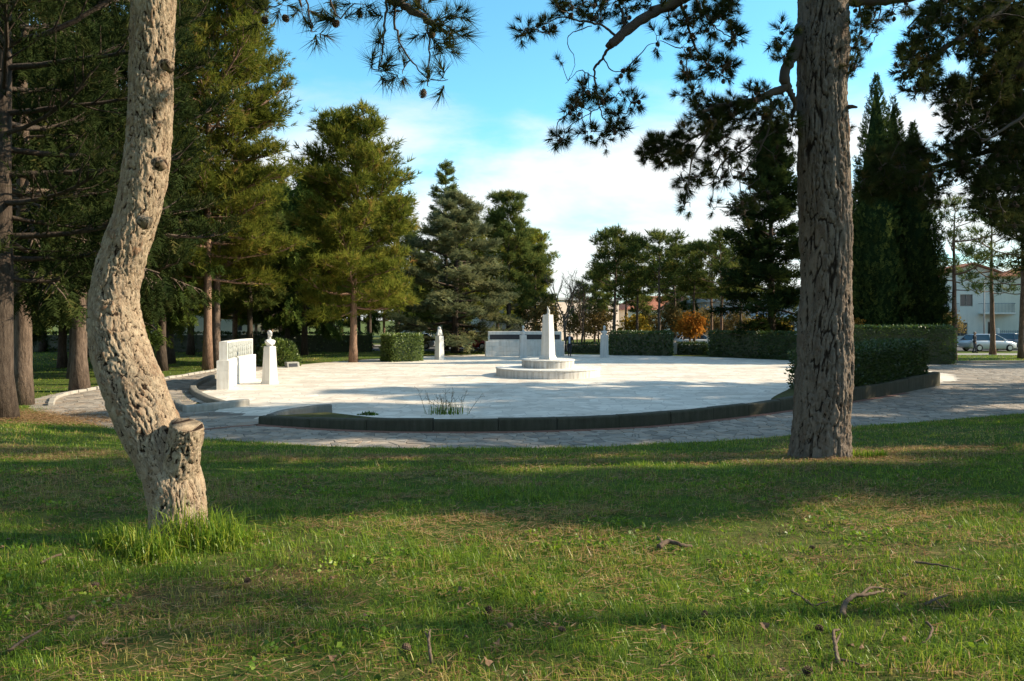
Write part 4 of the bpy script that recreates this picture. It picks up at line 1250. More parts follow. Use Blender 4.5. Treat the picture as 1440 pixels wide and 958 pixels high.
# drooping limb on the left of the trunk
Y1 = RY - .3
limbA = [([at(1128, 40, RY), at(1118, 72, RY - .1), at(1104, 100, Y1), at(1104, 122, Y1), at(1086, 130, Y1), at(1056, 142, Y1 - .1), at(1012, 150, Y1 - .2), at(985, 158, Y1 - .3)], .105, .022),
         ([at(1106, 118, Y1), at(1114, 134, Y1), at(1118, 150, Y1 + .1), at(1112, 172, Y1 + .2)], .06, .02),
         ([at(1060, 142, Y1), at(1035, 160, Y1 + .2), at(1000, 180, Y1 + .3), at(960, 202, Y1 + .2), at(925, 215, Y1)], .035, .010),
         ([at(1090, 140, Y1), at(1078, 170, Y1 + .3), at(1055, 205, Y1 + .4), at(1020, 225, Y1 + .5), at(1005, 250, Y1 + .5), at(1002, 280, Y1 + .5)], .025, .007),
         ([at(1020, 155, Y1 - .2), at(995, 190, Y1 - .4), at(975, 220, Y1 - .5), at(968, 255, Y1 - .5), at(964, 285, Y1 - .5)], .02, .006),
         ([at(1085, 140, Y1), at(1082, 180, Y1), at(1060, 225, Y1), at(1040, 255, Y1), at(1052, 290, Y1)], .02, .006)]
clA = fillc([(1045, 168, 58, 30, 34, Y1, 4), (1000, 165, 45, 28, 22, Y1 + .1, 4), (935, 214, 34, 20, 26, Y1 + .1, 5), (985, 195, 40, 20, 14, Y1 + .2, 3), (1010, 225, 60, 22, 18, Y1 + .3, 3), (985, 255, 35, 25, 12, Y1, 3),
             (1040, 262, 35, 30, 10, Y1 + .2, 2), (964, 290, 8, 6, 3, Y1 - .4, 3), (1002, 290, 10, 8, 3, Y1 + .4, 3), (1052, 292, 20, 8, 5, Y1, 3), (1085, 200, 30, 40, 16, Y1 + .2, 3), (1103, 55, 18, 16, 7, Y1, 3), (1102, 84, 12, 10, 4, Y1, 3),
             (1105, 160, 14, 30, 8, Y1 + .2, 3), (970, 140, 15, 14, 6, Y1, 3), (1060, 128, 22, 8, 6, Y1, 3)], 5)
part_branch(limbA, clA, 61)
# upper branch reaching over to the middle of the picture
Y2 = RY - 1.2
cz = cen(frame_top(RY) + 1.3)
limbB = [([cz, (cz + at(1010, -40, Y2)) / 2 + np.array([0, 0, .1]), at(1010, -32, Y2), at(955, 0, Y2), at(905, 26, Y2), at(866, 56, Y2 - .1), at(856, 66, Y2 - .1)], .11, .05),
         ([at(860, 62, Y2 - .1), at(848, 80, Y2), at(836, 98, Y2 + .1), at(838, 120, Y2 + .1), at(842, 145, Y2 + .1), at(850, 168, Y2 + .1), at(866, 180, Y2 + .1)], .022, .006),
         ([at(880, 45, Y2), at(875, 18, Y2), at(868, -5, Y2 + .1)], .02, .016), ([at(866, 52, Y2), at(846, 36, Y2 - .2), at(815, 30, Y2 - .3), at(790, 24, Y2 - .4), at(770, 32, Y2 - .4), at(738, 44, Y2 - .4)], .018, .005),
         ([at(955, 0, Y2), at(966, 30, Y2 + .1), at(976, 62, Y2 + .2), at(990, 85, Y2 + .2), at(1012, 104, Y2 + .2), at(1032, 118, Y2 + .2)], .022, .006),
         ([at(975, -10, Y2), at(990, 20, Y2 - .2), at(1008, 40, Y2 - .3), at(1030, 56, Y2 - .3)], .018, .006),
         ([at(848, 82, Y2), at(862, 100, Y2 - .2), at(880, 100, Y2 - .2)], .01, .005), ([at(838, 110, Y2), at(815, 100, Y2 - .3), at(795, 118, Y2 - .3)], .008, .003),
         ([at(832, 36, Y2 - .2), at(806, 46, Y2 - .2), at(798, 58, Y2 - .2), at(808, 88, Y2 - .2), at(800, 112, Y2 - .2)], .008, .003), ([at(846, 150, Y2), at(828, 160, Y2 + .1), at(800, 178, Y2 + .1), at(787, 190, Y2 + .1)], .008, .004)]
clB = fillc([(735, 45, 8, 6, 3, Y2 - .4, 4), (765, 38, 14, 10, 6, Y2 - .4, 3), (800, 10, 20, 10, 7, Y2 - .3, 3), (835, 20, 15, 14, 8, Y2 - .2, 3), (855, 5, 20, 10, 6, Y2, 3), (788, 192, 6, 6, 3, Y2 + .1, 4), (828, 186, 6, 6, 3, Y2 + .1, 4), (845, 196, 8, 5, 3, Y2 + .1, 3),
             (868, 182, 8, 6, 4, Y2 + .1, 3), (895, 140, 6, 5, 3, Y2, 4), (882, 100, 8, 6, 4, Y2 - .2, 3), (815, 150, 12, 10, 6, Y2, 3), (826, 122, 10, 8, 5, Y2, 3), (865, 165, 8, 8, 4, Y2, 3), (848, 140, 8, 8, 4, Y2 + .1, 3), (875, 132, 8, 8, 3, Y2, 3), (788, 88, 4, 3, 1, Y2 - .3, 2), (806, 160, 8, 6, 3, Y2, 3),
             (965, 72, 12, 8, 6, Y2 + .2, 3), (972, 108, 14, 10, 7, Y2 + .2, 3), (1018, 98, 14, 10, 8, Y2 + .2, 3), (1028, 55, 9, 7, 5, Y2 - .3, 3), (992, 88, 12, 8, 5, Y2 + .2, 3), (1000, 20, 26, 16, 13, Y2 - .2, 3), (1030, 8, 16, 10, 7, Y2 - .3, 3), (960, 20, 22, 16, 9, Y2, 3), (925, 55, 8, 5, 3, Y2, 3), (900, 8, 30, 8, 8, Y2, 3), (985, 45, 20, 10, 6, Y2, 3), (880, 30, 8, 10, 3, Y2, 2)], 9)
part_branch(limbB, clB, 62)
# limb to the right at the top edge
Y3 = RY - .2
limbC = [([cen(frame_top(RY) - .03), at(1215, 2, Y3), at(1262, 0, Y3 - .3), at(1320, -8, Y3 - .6), at(1400, -10, Y3 - 1)], .09, .03), ([at(1205, 4, Y3), at(1212, 25, Y3 + .2), at(1206, 55, Y3 + .3), at(1200, 85, Y3 + .3)], .015, .005),
         ([at(1240, 0, Y3), at(1236, 25, Y3), at(1224, 50, Y3)], .012, .005)]
clC = fillc([(1212, 28, 16, 14, 7, Y3 + .2, 3), (1205, 62, 9, 12, 5, Y3 + .3, 3), (1202, 90, 8, 10, 4, Y3 + .3, 3), (1235, 28, 12, 14, 6, Y3, 3), (1228, 52, 8, 8, 3, Y3, 3), (1270, 14, 20, 8, 6, Y3 - .3, 3), (1193, 105, 4, 6, 2, RY + .2, 3), (1190, 185, 4, 6, 2, RY + .4, 3)], 15)
part_branch(limbC, clC, 63)
obj('broken_stub', MB().add(*tube([at(1186, 152, RY - .1) - RB, at(1198, 150, RY - .25) - RB, at(1205, 151, RY - .35) - RB], [.05, .03, .016], 9)).mesh('broken_stub', M['twig'], True), r_tree)
sh = conifer(302, 9.5, .6, p_umb(4.6), 46, 'pine', .2, .30, 9, 6, 16, .055, tips=.4, limb_up=(.05, .6))
ct = cen(8.6) - RB
obj('limbs', sh[1].mesh('limbs', M['bark_grey'], True), r_tree, tuple(ct))
obj('crown', crown_mesh(sh[2], M['needle_near']), r_tree, tuple(ct))

# ---- dark pine just outside the right edge whose branches fill the top right corner
QB = np.array([14.2, 15.2, gz(14.2, 15.2)])
q_tree = thing('pine_tree', 'dark pine with hanging branches filling the top right corner of the view', 'tree', tuple(QB))
tlq = np.array([(0, 0, -.2), (.05, 0, 2), (0, .1, 5), (-.1, .1, 9), (0, 0, 14)])
obj('trunk', MB().add(*tube(catmull(tlq, 5), np.linspace(.36, .06, 21), 14)).mesh('trunk', M['bark_grey'], True), q_tree)
def qp(z): return QB + np.array([np.interp(z, tlq[:, 2], tlq[:, 0]), 0, z])
YQ = 13.2
limbQ = [([qp(8.5), at(1480, -30, YQ), at(1400, 20, YQ - .3), at(1340, 60, YQ - .5), at(1290, 95, YQ - .5), at(1268, 118, YQ - .5)], .10, .015), ([qp(7.5), at(1480, 70, YQ), at(1420, 110, YQ), at(1360, 140, YQ), at(1325, 165, YQ)], .09, .012),
         ([qp(6.6), at(1470, 170, YQ), at(1410, 205, YQ + .3), at(1350, 225, YQ + .3), at(1290, 240, YQ + .3), at(1245, 245, YQ + .3)], .09, .012), ([qp(6.0), at(1480, 230, YQ), at(1430, 265, YQ - .2), at(1390, 300, YQ - .3)], .07, .012),
         ([qp(9.2), at(1450, -80, YQ + .5), at(1380, -20, YQ + .4), at(1310, 10, YQ + .4), at(1275, 40, YQ + .3)], .08, .012), ([qp(7.0), at(1500, 120, YQ - 1), at(1430, 170, YQ - 1.2), at(1380, 200, YQ - 1.3)], .07, .012)]
clQ = fillc([(1290, 85, 28, 30, 26, YQ - .5, 4), (1285, 120, 20, 10, 10, YQ - .4, 4), (1340, 40, 50, 45, 46, YQ - .2, 4), (1400, 50, 50, 55, 60, YQ, 5), (1350, 130, 40, 20, 24, YQ, 4), (1400, 130, 48, 30, 40, YQ, 5), (1345, 165, 25, 18, 16, YQ, 4), (1400, 190, 45, 30, 40, YQ - .3, 4),
             (1345, 215, 30, 22, 24, YQ + .2, 4), (1270, 225, 45, 26, 44, YQ + .3, 5), (1245, 260, 36, 20, 26, YQ + .3, 5), (1300, 262, 30, 20, 18, YQ + .3, 3), (1315, 285, 18, 14, 8, YQ + .3, 3), (1410, 250, 40, 30, 34, YQ - .2, 4), (1395, 290, 30, 18, 20, YQ - .2, 4), (1430, 310, 24, 28, 20, YQ - .2, 4), (1375, 268, 20, 16, 8, YQ, 3), (1345, 240, 22, 12, 9, YQ + .3, 4), (1325, 115, 10, 6, 3, YQ, 3), (1320, 20, 30, 16, 14, YQ + .3, 4), (1420, 20, 30, 40, 30, YQ + .5, 5), (1425, 160, 25, 60, 40, YQ + .6, 5)], 19, .8, 1.45)
part_branch(limbQ, clQ, 64, tl=.23, nn=46, w=.05, tw=.008, root=q_tree, base=QB)
sh = conifer(303, 8.0, .3, p_umb(2.7), 34, 'pine', .2, .32, 9, 6, 14, .06, tips=.4, limb_up=(0, .6))
obj('limbs', sh[1].mesh('limbs', M['bark_grey'], True), q_tree, (0, 0, 7.8))
obj('crown', crown_mesh(sh[2], M['needle_near']), q_tree, (0, 0, 7.8))
# ================================================================== trees round the plaza
def spot(x, Y): return ((x - 720) / FOC * Y, Y, -.02)
def topz(y, Y): return CAMZ + (HY - y) / FOC * Y

# near trees of the grove on the left
near1 = conifer(101, 17, 3.6, p_pine(4.0, .7), 64, 'pine', .30, .42, 11, 6, 12, .06, limb_up=(-.25, .5), tips=.25)
t_ = tree_thing('pine_tree', 'dark pine with a thick grey trunk at the left edge of the photo', spot(4, 18.2), near1, M['needle_dark'], M['bark_dark'], .3)
near2 = conifer(102, 16, 4.2, p_cone(3.6), 72, 'spruce', .27, .64, 9, 6, 17, .075, limb_up=(-.15, .4))
tree_thing('spruce_tree', 'drooping dark spruce with reddish trunk just behind the leftmost pine', spot(30, 22.5), near2, M['needle_dark'], M['bark_grey'])
NS = bpy.data.objects['spruce_tree']
for x, Y, rz, lb in ((112, 27, 2.0, 'dense dark spruce between the left edge trunks and the crooked pine'), (-30, 27, 4.0, 'dark spruce cut off by the left edge'), (172, 34, 5.0, 'dark spruce directly behind the bend of the crooked pine')):
    dup(NS, spot(x, Y), rz, lb, None, 1.05)
spr2 = conifer(103, 17, 3.6, p_cone(3.2), 72, 'spruce', .25, .64, 9, 6, 17, .085, limb_up=(-.2, .4))
tree_thing('spruce_tree', 'dark spruce with hanging sprays behind the crooked pine trunk', spot(228, 38), spr2, M['needle_spruce'], M['bark_dark'], 1.0)
# tall olive pine with the slim lit trunk
pin_b = conifer(104, 26, 4.8, p_pine(4.4, .75), 86, 'pine', .23, .58, 11, 6, 13, .08, limb_up=(-.2, .5), tips=.25, clump=.26)
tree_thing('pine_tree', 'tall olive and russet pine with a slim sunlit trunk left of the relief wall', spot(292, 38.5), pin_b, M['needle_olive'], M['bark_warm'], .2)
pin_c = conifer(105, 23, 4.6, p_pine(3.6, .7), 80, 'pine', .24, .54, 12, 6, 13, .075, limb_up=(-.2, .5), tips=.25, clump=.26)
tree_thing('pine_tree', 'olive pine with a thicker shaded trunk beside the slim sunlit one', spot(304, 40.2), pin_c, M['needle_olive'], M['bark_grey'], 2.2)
c_ = bpy.data.objects
tree_thing('pine_tree', 'tall dim pine behind the crooked trunk on the left', spot(160, 30), conifer(106, 22, 4, p_pine(4.2, .7), 70, 'pine', .24, .54, 11, 6, 12, .075, tips=.25, limb_up=(-.2, .5)), M['needle_dark'], M['bark_grey'], 1.2)

# middle: pine beside the plaza, the cedars, the dark spruces
pin_m = conifer(111, 15.0, 3.1, p_pine(3.6, .8), 62, 'pine', .25, .62, 13, 6, 12, .085, limb_up=(-.25, .55), tips=.2, clump=.28, lean=-.006)
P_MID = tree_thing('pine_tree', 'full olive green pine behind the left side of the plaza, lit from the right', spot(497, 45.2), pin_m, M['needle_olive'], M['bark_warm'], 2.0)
P_MID.children[0].name = 'trunk'
spr_f = conifer(112, 14, 3.0, p_cone(2.9), 60, 'spruce', .24, .8, 9, 6, 14, .10, limb_up=(-.1, .4))
SPR = tree_thing('spruce_tree', 'pointed dark spruce showing between the olive pines on the left', spot(428, 55), spr_f, M['needle_spruce'], M['bark_dark'])
dup(SPR, spot(404, 58), 2.0, 'second pointed dark spruce left of the full olive pine', None, .96)
ced = conifer(113, 11.4, .8, lambda f: 4.1 * (1 - f ** 1.7) ** .8 + .3, 66, 'cedar', .28, .64, 14, 7, 11, .12, limb_up=(-.05, .35), clump=.16, tips=.3)
CED = tree_thing('cedar_tree', 'bushy silver green cedar behind the shawl draped bust', spot(640, 57.5), ced, M['needle_cedar'], M['bark_dark'], .4, None, 1.1)
ced2 = conifer(114, 16.6, 1.5, p_cone(3.7), 58, 'cedar', .28, .6, 12, 7, 12, .10, limb_up=(.05, .5), clump=.10, tips=.25)
tree_thing('cedar_tree', 'tall tiered cedar with a pointed top rising behind the silver green one', spot(626, 64), ced2, M['needle_mid'], M['bark_dark'], 1.4)
pin_d = conifer(115, 13.3, 3.6, p_pine(2.5, .7), 40, 'pine', .24, .62, 13, 5, 11, .095, limb_up=(-.1, .5), tips=.4, clump=.24, bald=.25)
PD = tree_thing('pine_tree', 'open dark green pine behind the banded memorial wall', spot(716, 62), pin_d, M['needle_mid'], M['bark_dark'])
dup(PD, spot(752, 66), 2.6, 'smaller brownish pine beside the bare tree', None, .70)

# airy pines across the far side
ua = conifer(121, 10.2, 4.6, p_umb(2.6), 26, 'umbrella', .17, .62, 11, 4, 10, .10, limb_up=(-.1, .5), tips=.45, clump=.24, bald=.2, wob=.09)
ub = conifer(122, 9.8, 5.0, p_umb(2.2), 20, 'umbrella', .15, .62, 11, 4, 10, .10, limb_up=(-.1, .4), tips=.45, clump=.24, bald=.2, wob=.09)
uc = conifer(123, 9.6, 4.2, p_umb(2.4), 22, 'umbrella', .15, .60, 10, 4, 10, .10, limb_up=(-.2, .4), tips=.45, clump=.26, bald=.3, wob=.09)
UA = tree_thing('pine_tree', 'airy flat-topped pine above the dark hedge right of the bearded bust', spot(864, 62), ua, M['needle_mid'], M['bark_grey'])
UB = tree_thing('pine_tree', 'tall airy pine rising above the middle of the dark hedge', spot(927, 60), ub, M['needle_mid'], M['bark_grey'], .8)
UC = tree_thing('pine_tree', 'airy pine with pale trunk beside the fir-like dark tree', spot(1015, 58), uc, M['needle_mid'], M['bark_warm'], 1.4)
G = 'airy pines beyond the plaza'
for o_, x, Y, rz, s, lb in ((UC, 880, 70, 1, .96, 'airy pine just right of the flat-topped one above the hedge'), (UB, 896, 66, 2.2, 1.0, 'airy pine left of the tall pine above the dark hedge middle'), (UA, 950, 72, 3.3, .95, 'airy pine behind the orange tree, left of its trunk gap'), (UB, 976, 61, 4.1, .92, 'slim pine whose trunk stands before the orange autumn tree'),
                            (UC, 1000, 66, 5, .98, 'airy pine between the orange tree and the grey shop'), (UA, 836, 76, .7, .75, 'low airy pine behind the bearded bust'), (UC, 822, 70, 2.9, .62, 'small pine right of the walking person'),
                            (UB, 1042, 63, .3, .95, 'airy pine partly hidden by the broad dark cypress'), (UC, 1065, 70, 2.0, 1.0, 'airy pine behind the broad dark cypress and golden tree')):
    dup(o_, spot(x, Y), rz, lb, G, s)
ud = conifer(124, 10.6, 4.4, p_umb(2.7), 22, 'umbrella', .19, .55, 6, 4, 10, .08, limb_up=(-.3, .4), tips=.55, clump=.22, bald=.2, wob=.07)
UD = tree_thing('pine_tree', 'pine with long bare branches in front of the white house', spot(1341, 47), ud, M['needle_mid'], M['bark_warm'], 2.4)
dup(UD, spot(1396, 55), .6, 'pine with an orange lit trunk beside the parked silver car', None, 1.05)
dup(UD, spot(1436, 50), 3.6, 'pine at the right edge in front of the sunlit cream building', None, 1.0)

# bare and autumn trees
bt, bl = bare_shape(131, 9.3, .42, 5)
t = thing('bare_tree', 'leafless tree standing above the banded memorial wall', 'tree', spot(795, 60))
obj('trunk', MB().add(*bt).mesh('trunk', M['bark_grey'], True), t); obj('branches', bl.mesh('branches', M['bark_grey']), t)
la = leafy_shape(132, 3.3, 1.3, .9, 1700, .20, 40)
LA = tree_thing('maple_tree', 'small bright orange autumn tree behind the far hedge gap', spot(970, 58), la, M['leaf_orange'], M['bark_dark'])
tree_thing('maple_tree', 'golden yellow tree beside the trunk of the dark fir-like tree', spot(1078, 56), leafy_shape(133, 3.0, 1.5, .9, 1800, .2, 40), M['leaf_yellow'], M['bark_dark'])
dup(LA, spot(1210, 45.9), 2, 'orange red shrub showing under the tall cypresses', None, .82)
tree_thing('maple_tree', 'yellow green autumn tree behind the dark hedge', spot(890, 68), leafy_shape(134, 3.4, 1.6, .6, 1800, .22, 40), M['leaf_yellow'], M['bark_dark'], 1)

ba = leafy_shape(135, 4.6, 1.9, .9, 2000, .20, 46)
BA = tree_thing('leafy_tree', 'brownish leafy tree left of the leafless tree', spot(764, 63), ba, M['leaf_brown'], M['bark_grey'])
for x, Y, s, rz, lb in ((842, 68, .85, 1, 'brownish leafy tree behind the bearded bust'), (812, 74, .8, 2, 'small brownish tree right of the leafless tree'), (910, 72, .8, 3, 'brownish tree behind the middle of the dark hedge'), (944, 70, .95, 4, 'brownish tree left of the orange autumn tree'),
                        (990, 73, .9, 5, 'brownish tree in front of the grey shop'), (1036, 72, .85, 6, 'brownish tree beside the broad dark cypress'), (1322, 66, .9, 2.5, 'brownish tree between the cypresses and the white house')):
    dup(BA, spot(x, Y), rz, lb, 'brownish trees along the street', s)
bt2, bl2 = bare_shape(136, 7.6, .42, 5)
t = thing('bare_tree', 'shorter leafless tree just right of the obelisk tip', 'tree', spot(818, 64))
obj('trunk', MB().add(*bt2).mesh('trunk', M['bark_grey'], True), t); obj('branches', bl2.mesh('branches', M['bark_grey']), t)
# dark fir-like cypress and the tall cypress group
fir = conifer(160, 16.4, 2.5, lambda f: (2.7 * (1 - f ** 1.5) ** .9 + .35) * (.82 + .36 * math.sin(f * 23) ** 2), 84, 'cedar', .3, .72, 13, 7, 12, .13, limb_up=(-.15, .9), clump=.26, tips=.2)
tree_thing('cypress_tree', 'broad ragged dark cypress left of the straight pine trunk', spot(1086, 52), fir, M['needle_cypress'], M['bark_dark'], .9)
cypress_thing('tallest dark cypress with a sharp tip right of the straight pine', spot(1232, 47), 142, 18.8, 1.75, ((0, 0, 1.0), (-.6, .5, .68)), 7000, 0, None, .48)
cypress_thing('second tall cypress touching the tallest one', spot(1256, 48.4), 143, 17.9, 1.7, ((0, 0, 1.0), (.5, -.3, .62)), 6000, 1, None, .48)
cypress_thing('shorter cypress with a sunlit edge at the right of the cypress group', spot(1284, 46.8), 144, 15.6, 1.5, ((0, 0, 1.0), (-.6, -.3, .66)), 6500, 2, None, .48)

# the grove behind on the left, and trees closing the view
GR = 'dim conifers of the grove on the left'
GL = 'dim conifer with a dark trunk deep in the left grove'
rg = np.random.default_rng(77)
grove = []
for x, Y in ((88, 40), (120, 52), (148, 44), (205, 47), (232, 62), (268, 55), (330, 60), (352, 52), (375, 66), (395, 72), (455, 63), (520, 68), (560, 72), (60, 60), (20, 48), (-60, 36), (-90, 55), (-150, 44), (180, 70), (300, 78), (430, 80), (240, 44), (105, 33)):
    k = rg.integers(0, 3)
    grove.append(dup((SPR, P_MID, PD)[k], spot(x, Y), rg.random() * 6.28, GL, GR, rg.uniform(.9, 1.15)))
GB = 'conifers far behind the plaza'
for x, Y, s, lb in ((905, 78, .62, 'full dark pine behind the dark hedge, left of its middle'), (946, 84, .66, 'full dark pine far behind the orange autumn tree'), (985, 80, .6, 'full dark pine right of the orange autumn tree'), (1028, 84, .68, 'full dark pine behind the grey shop front trees'), (848, 84, .62, 'full dark pine far behind the bearded bust')):
    dup(PD, spot(x, Y), rg.random() * 6, lb, GB, s)
for x, Y in ((590, 84), (650, 88), (700, 92), (745, 96), (480, 95), (400, 100), (540, 105), (330, 98), (250, 100), (170, 96), (90, 92), (10, 90), (360, 86), (412, 90), (446, 104), (382, 108), (505, 86), (600, 98)):
    dup((SPR, PD, P_MID)[rg.integers(0, 3)], spot(x, Y), rg.random() * 6.28, 'distant conifer in the tree line behind the plaza', GB, rg.uniform(.75, 1.0))

# pines outside the right edge whose shade crosses the path and the near half of the plaza
SHL = 'shade pine standing right of the photographed view'
shp = conifer(151, 15.5, 4.2, p_umb(2.5), 46, 'pine', .24, .55, 12, 6, 12, .10, tips=.35, bald=.2, limb_up=(-.1, .5))
SHP = tree_thing('pine_tree', SHL, (19.2, 10.3, gz(19.2, 10.3) - .02), shp, M['needle_dark'], M['bark_grey'], 0, 'shade pines to the right', (.75, .75, 1.05))
for x, y, s, rz in ((27, 8.9, (.85, .85, 1.3), 1), (22.5, 14.2, 1.0, 2), (31, 14.0, 1.05, 3), (19.6, 18.2, 1.1, 4), (27, 18.8, 1.2, 5), (20.8, 21.8, 1.2, .5), (23.0, 28.0, 1.1, 5.5), (34, 17, 1.15, 2.7), (33, 26, 1.1, 3.3), (29, 23.0, 1.1, 1.5), (23.5, 25.4, 1.0, 2.5), (41, 50, 1.0, 2.0), (43, 43, 1.0, 1.0), (36, 46.5, .9, 4)):
    y += .1 * (x - 4) if y < 40 else 0
    dup(SHP, (x, y, gz(x, y) - .02), rz, SHL, 'shade pines to the right', s)
BHL = 'unseen pine added behind the camera to dim the sky light'
for x, y, s, rz in ((-9.5, 1.5, 1.0, .4), (-8, -5, 1.1, 1.4), (-2, -9, 1.1, 2.4), (5, -8, 1.1, 3.4), (12, -6, 1.0, 4.4), (-15, 7, 1.0, 5.4), (-14, -2, 1.1, 2.9)):  # unseen pines added to cut sky light on the trunks and lawn
    dup(SHP, (x, y, gz(x, y) - .02), rz, BHL, 'pines added behind the camera to dim sky light', s)
tree_thing('pine_tree', 'high crowned pine standing right of the photographed view', (16.5, 5.7, gz(16.5, 5.7)), conifer(150, 13.2, 9.6, p_umb(1.7), 20, 'pine', .2, .36, 8, 5, 12, .06, tips=.4), M['needle_dark'], M['bark_grey'])

# ================================================================== hedges
def hedge(label, corners, h0, h1, n, seed, leaf=.10, mat='leaf_hedge', wob=.07, name='hedge', depth=None):
    """clipped hedge over a quad strip: corners = list of (front point, back point)"""
    rng = np.random.default_rng(seed)
    Fp = np.array([c[0] for c in corners], float); Bp = np.array([c[1] for c in corners], float)
    o3 = np.array([*(Fp.mean(0) + Bp.mean(0)) / 2, 0])
    t = thing(name, label, 'hedge', tuple(o3))
    h0 = np.broadcast_to(h0, len(Fp)).astype(float); h1 = np.broadcast_to(h1, len(Fp)).astype(float)
    sh_ = .88
    def shrink(a, b): m = (a + b) / 2; return m + (a - m) * .80
    Fs, Bs = shrink(Fp, Bp), shrink(Bp, Fp)
    k = len(Fp)
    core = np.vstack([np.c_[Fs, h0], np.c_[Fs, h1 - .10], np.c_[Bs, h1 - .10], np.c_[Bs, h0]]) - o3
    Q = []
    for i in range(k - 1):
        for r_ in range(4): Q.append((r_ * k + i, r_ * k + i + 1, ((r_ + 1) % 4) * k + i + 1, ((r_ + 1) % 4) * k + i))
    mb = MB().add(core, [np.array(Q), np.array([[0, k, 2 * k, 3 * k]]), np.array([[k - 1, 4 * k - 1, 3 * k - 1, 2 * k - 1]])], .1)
    # leaves on the faces
    s = np.r_[0, np.cumsum(np.hypot(*np.diff((Fp + Bp) / 2, axis=0).T))]
    w = np.hypot(*(Fp - Bp).T).mean(); H = (h1 - h0).mean(); L = s[-1]
    areas = np.array([L * H, L * H, L * w, w * H, w * H]); cnt_ = (areas / areas.sum() * n).astype(int)
    P, D = [], []
    def along(u):
        return [np.interp(u * L, s, A) for A in (Fp[:, 0], Fp[:, 1], Bp[:, 0], Bp[:, 1], h0, h1)]
    for face, m in enumerate(cnt_):
        u, v = rng.random(m), rng.random(m)
        if face >= 3: u = np.full(m, 0.0 if face == 3 else 1.0) + rng.normal(0, .06 / L, m)
        fx, fy, bx_, by_, z0, z1 = along(np.clip(u, 0, 1))
        nx_, ny_ = fx - bx_, fy - by_; ln = np.hypot(nx_, ny_); nx_, ny_ = nx_ / ln, ny_ / ln
        tx, ty = -ny_, nx_
        bump = wob * (fbm(u * L * 1.6, v * 3 + face, seed, 3) - .5) * 2
        if face == 0: p = np.c_[fx + nx_ * bump, fy + ny_ * bump, z0 + v * (z1 - z0)]; d = np.c_[nx_, ny_, 0 * nx_ + .35]
        elif face == 1: p = np.c_[bx_ - nx_ * bump, by_ - ny_ * bump, z0 + v * (z1 - z0)]; d = np.c_[-nx_, -ny_, 0 * nx_ + .35]
        elif face == 2: p = np.c_[fx + (bx_ - fx) * v, fy + (by_ - fy) * v, z1 + bump]; d = np.c_[0 * nx_, 0 * nx_, 0 * nx_ + 1]
        else:
            v2 = rng.random(m); sg = -1 if face == 3 else 1
            dirx, diry = (Fp[0] - Fp[1]) if face == 3 else (Fp[-1] - Fp[-2]); q = math.hypot(dirx, diry)
            p = np.c_[fx + (bx_ - fx) * v2 + dirx / q * bump, fy + (by_ - fy) * v2 + diry / q * bump, z0 + v * (z1 - z0)]; d = np.tile([dirx / q, diry / q, .35], (m, 1))
        p += rng.normal(0, .035, p.shape)
        P.append(p); D.append(d + rng.normal(0, .55, d.shape))
    P, D = np.vstack(P) - o3, np.vstack(D)
    pr = [np.array([(0, 0, 0), (.26, .05, .5), (0, 0, 1.0), (0, 0, 0), (0, 0, 1.0), (-.26, .05, .5)]), np.array([(0, 0, 0), (.3, -.08, .45), (0, .06, 1.0), (0, 0, 0), (0, .06, 1.0), (-.28, -.08, .5)])]
    cr = scatter(P, D, leaf * rng.uniform(.7, 1.35, len(P)), pr, rng, np.clip(rng.normal(.45, .25, len(P)), 0, 1))
    obj('leaves', mesh_np('leaves', cr[0], cr[1], M[mat], False, cr[2]), t)
    obj('dark_core', mb.mesh('dark_core', M[mat]), t)  # added box, its darkest leaf colour stands in for the shaded inside
    return t

hi = np.arange(59, len(WALL_LINE), 2)
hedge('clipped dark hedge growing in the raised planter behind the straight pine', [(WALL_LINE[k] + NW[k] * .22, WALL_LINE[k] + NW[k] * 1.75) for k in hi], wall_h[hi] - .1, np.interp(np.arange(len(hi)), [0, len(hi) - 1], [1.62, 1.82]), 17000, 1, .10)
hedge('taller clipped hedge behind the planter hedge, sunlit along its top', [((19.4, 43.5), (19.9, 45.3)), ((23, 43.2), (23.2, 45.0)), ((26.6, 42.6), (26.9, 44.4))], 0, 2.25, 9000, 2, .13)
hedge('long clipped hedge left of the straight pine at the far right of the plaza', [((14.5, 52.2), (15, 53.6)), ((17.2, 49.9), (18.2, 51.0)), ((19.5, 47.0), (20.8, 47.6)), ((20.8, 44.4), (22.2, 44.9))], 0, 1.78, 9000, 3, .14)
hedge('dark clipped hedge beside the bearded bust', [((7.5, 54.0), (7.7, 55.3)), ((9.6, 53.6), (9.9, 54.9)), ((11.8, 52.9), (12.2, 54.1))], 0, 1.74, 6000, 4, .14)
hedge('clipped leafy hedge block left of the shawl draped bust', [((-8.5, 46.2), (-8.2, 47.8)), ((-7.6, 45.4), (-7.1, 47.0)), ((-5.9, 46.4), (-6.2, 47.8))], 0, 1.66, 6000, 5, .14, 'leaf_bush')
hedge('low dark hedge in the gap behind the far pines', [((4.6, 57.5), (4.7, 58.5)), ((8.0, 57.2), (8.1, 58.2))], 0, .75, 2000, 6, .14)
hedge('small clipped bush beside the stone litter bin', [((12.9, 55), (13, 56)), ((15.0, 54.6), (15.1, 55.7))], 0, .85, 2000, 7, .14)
hedge('long dark hedge along the street behind the left grove', [((-70, 60.5), (-70, 62)), ((-40, 60), (-40, 61.4)), ((-12, 59.8), (-12, 61.2))], 0, 1.5, 9000, 8, .22)
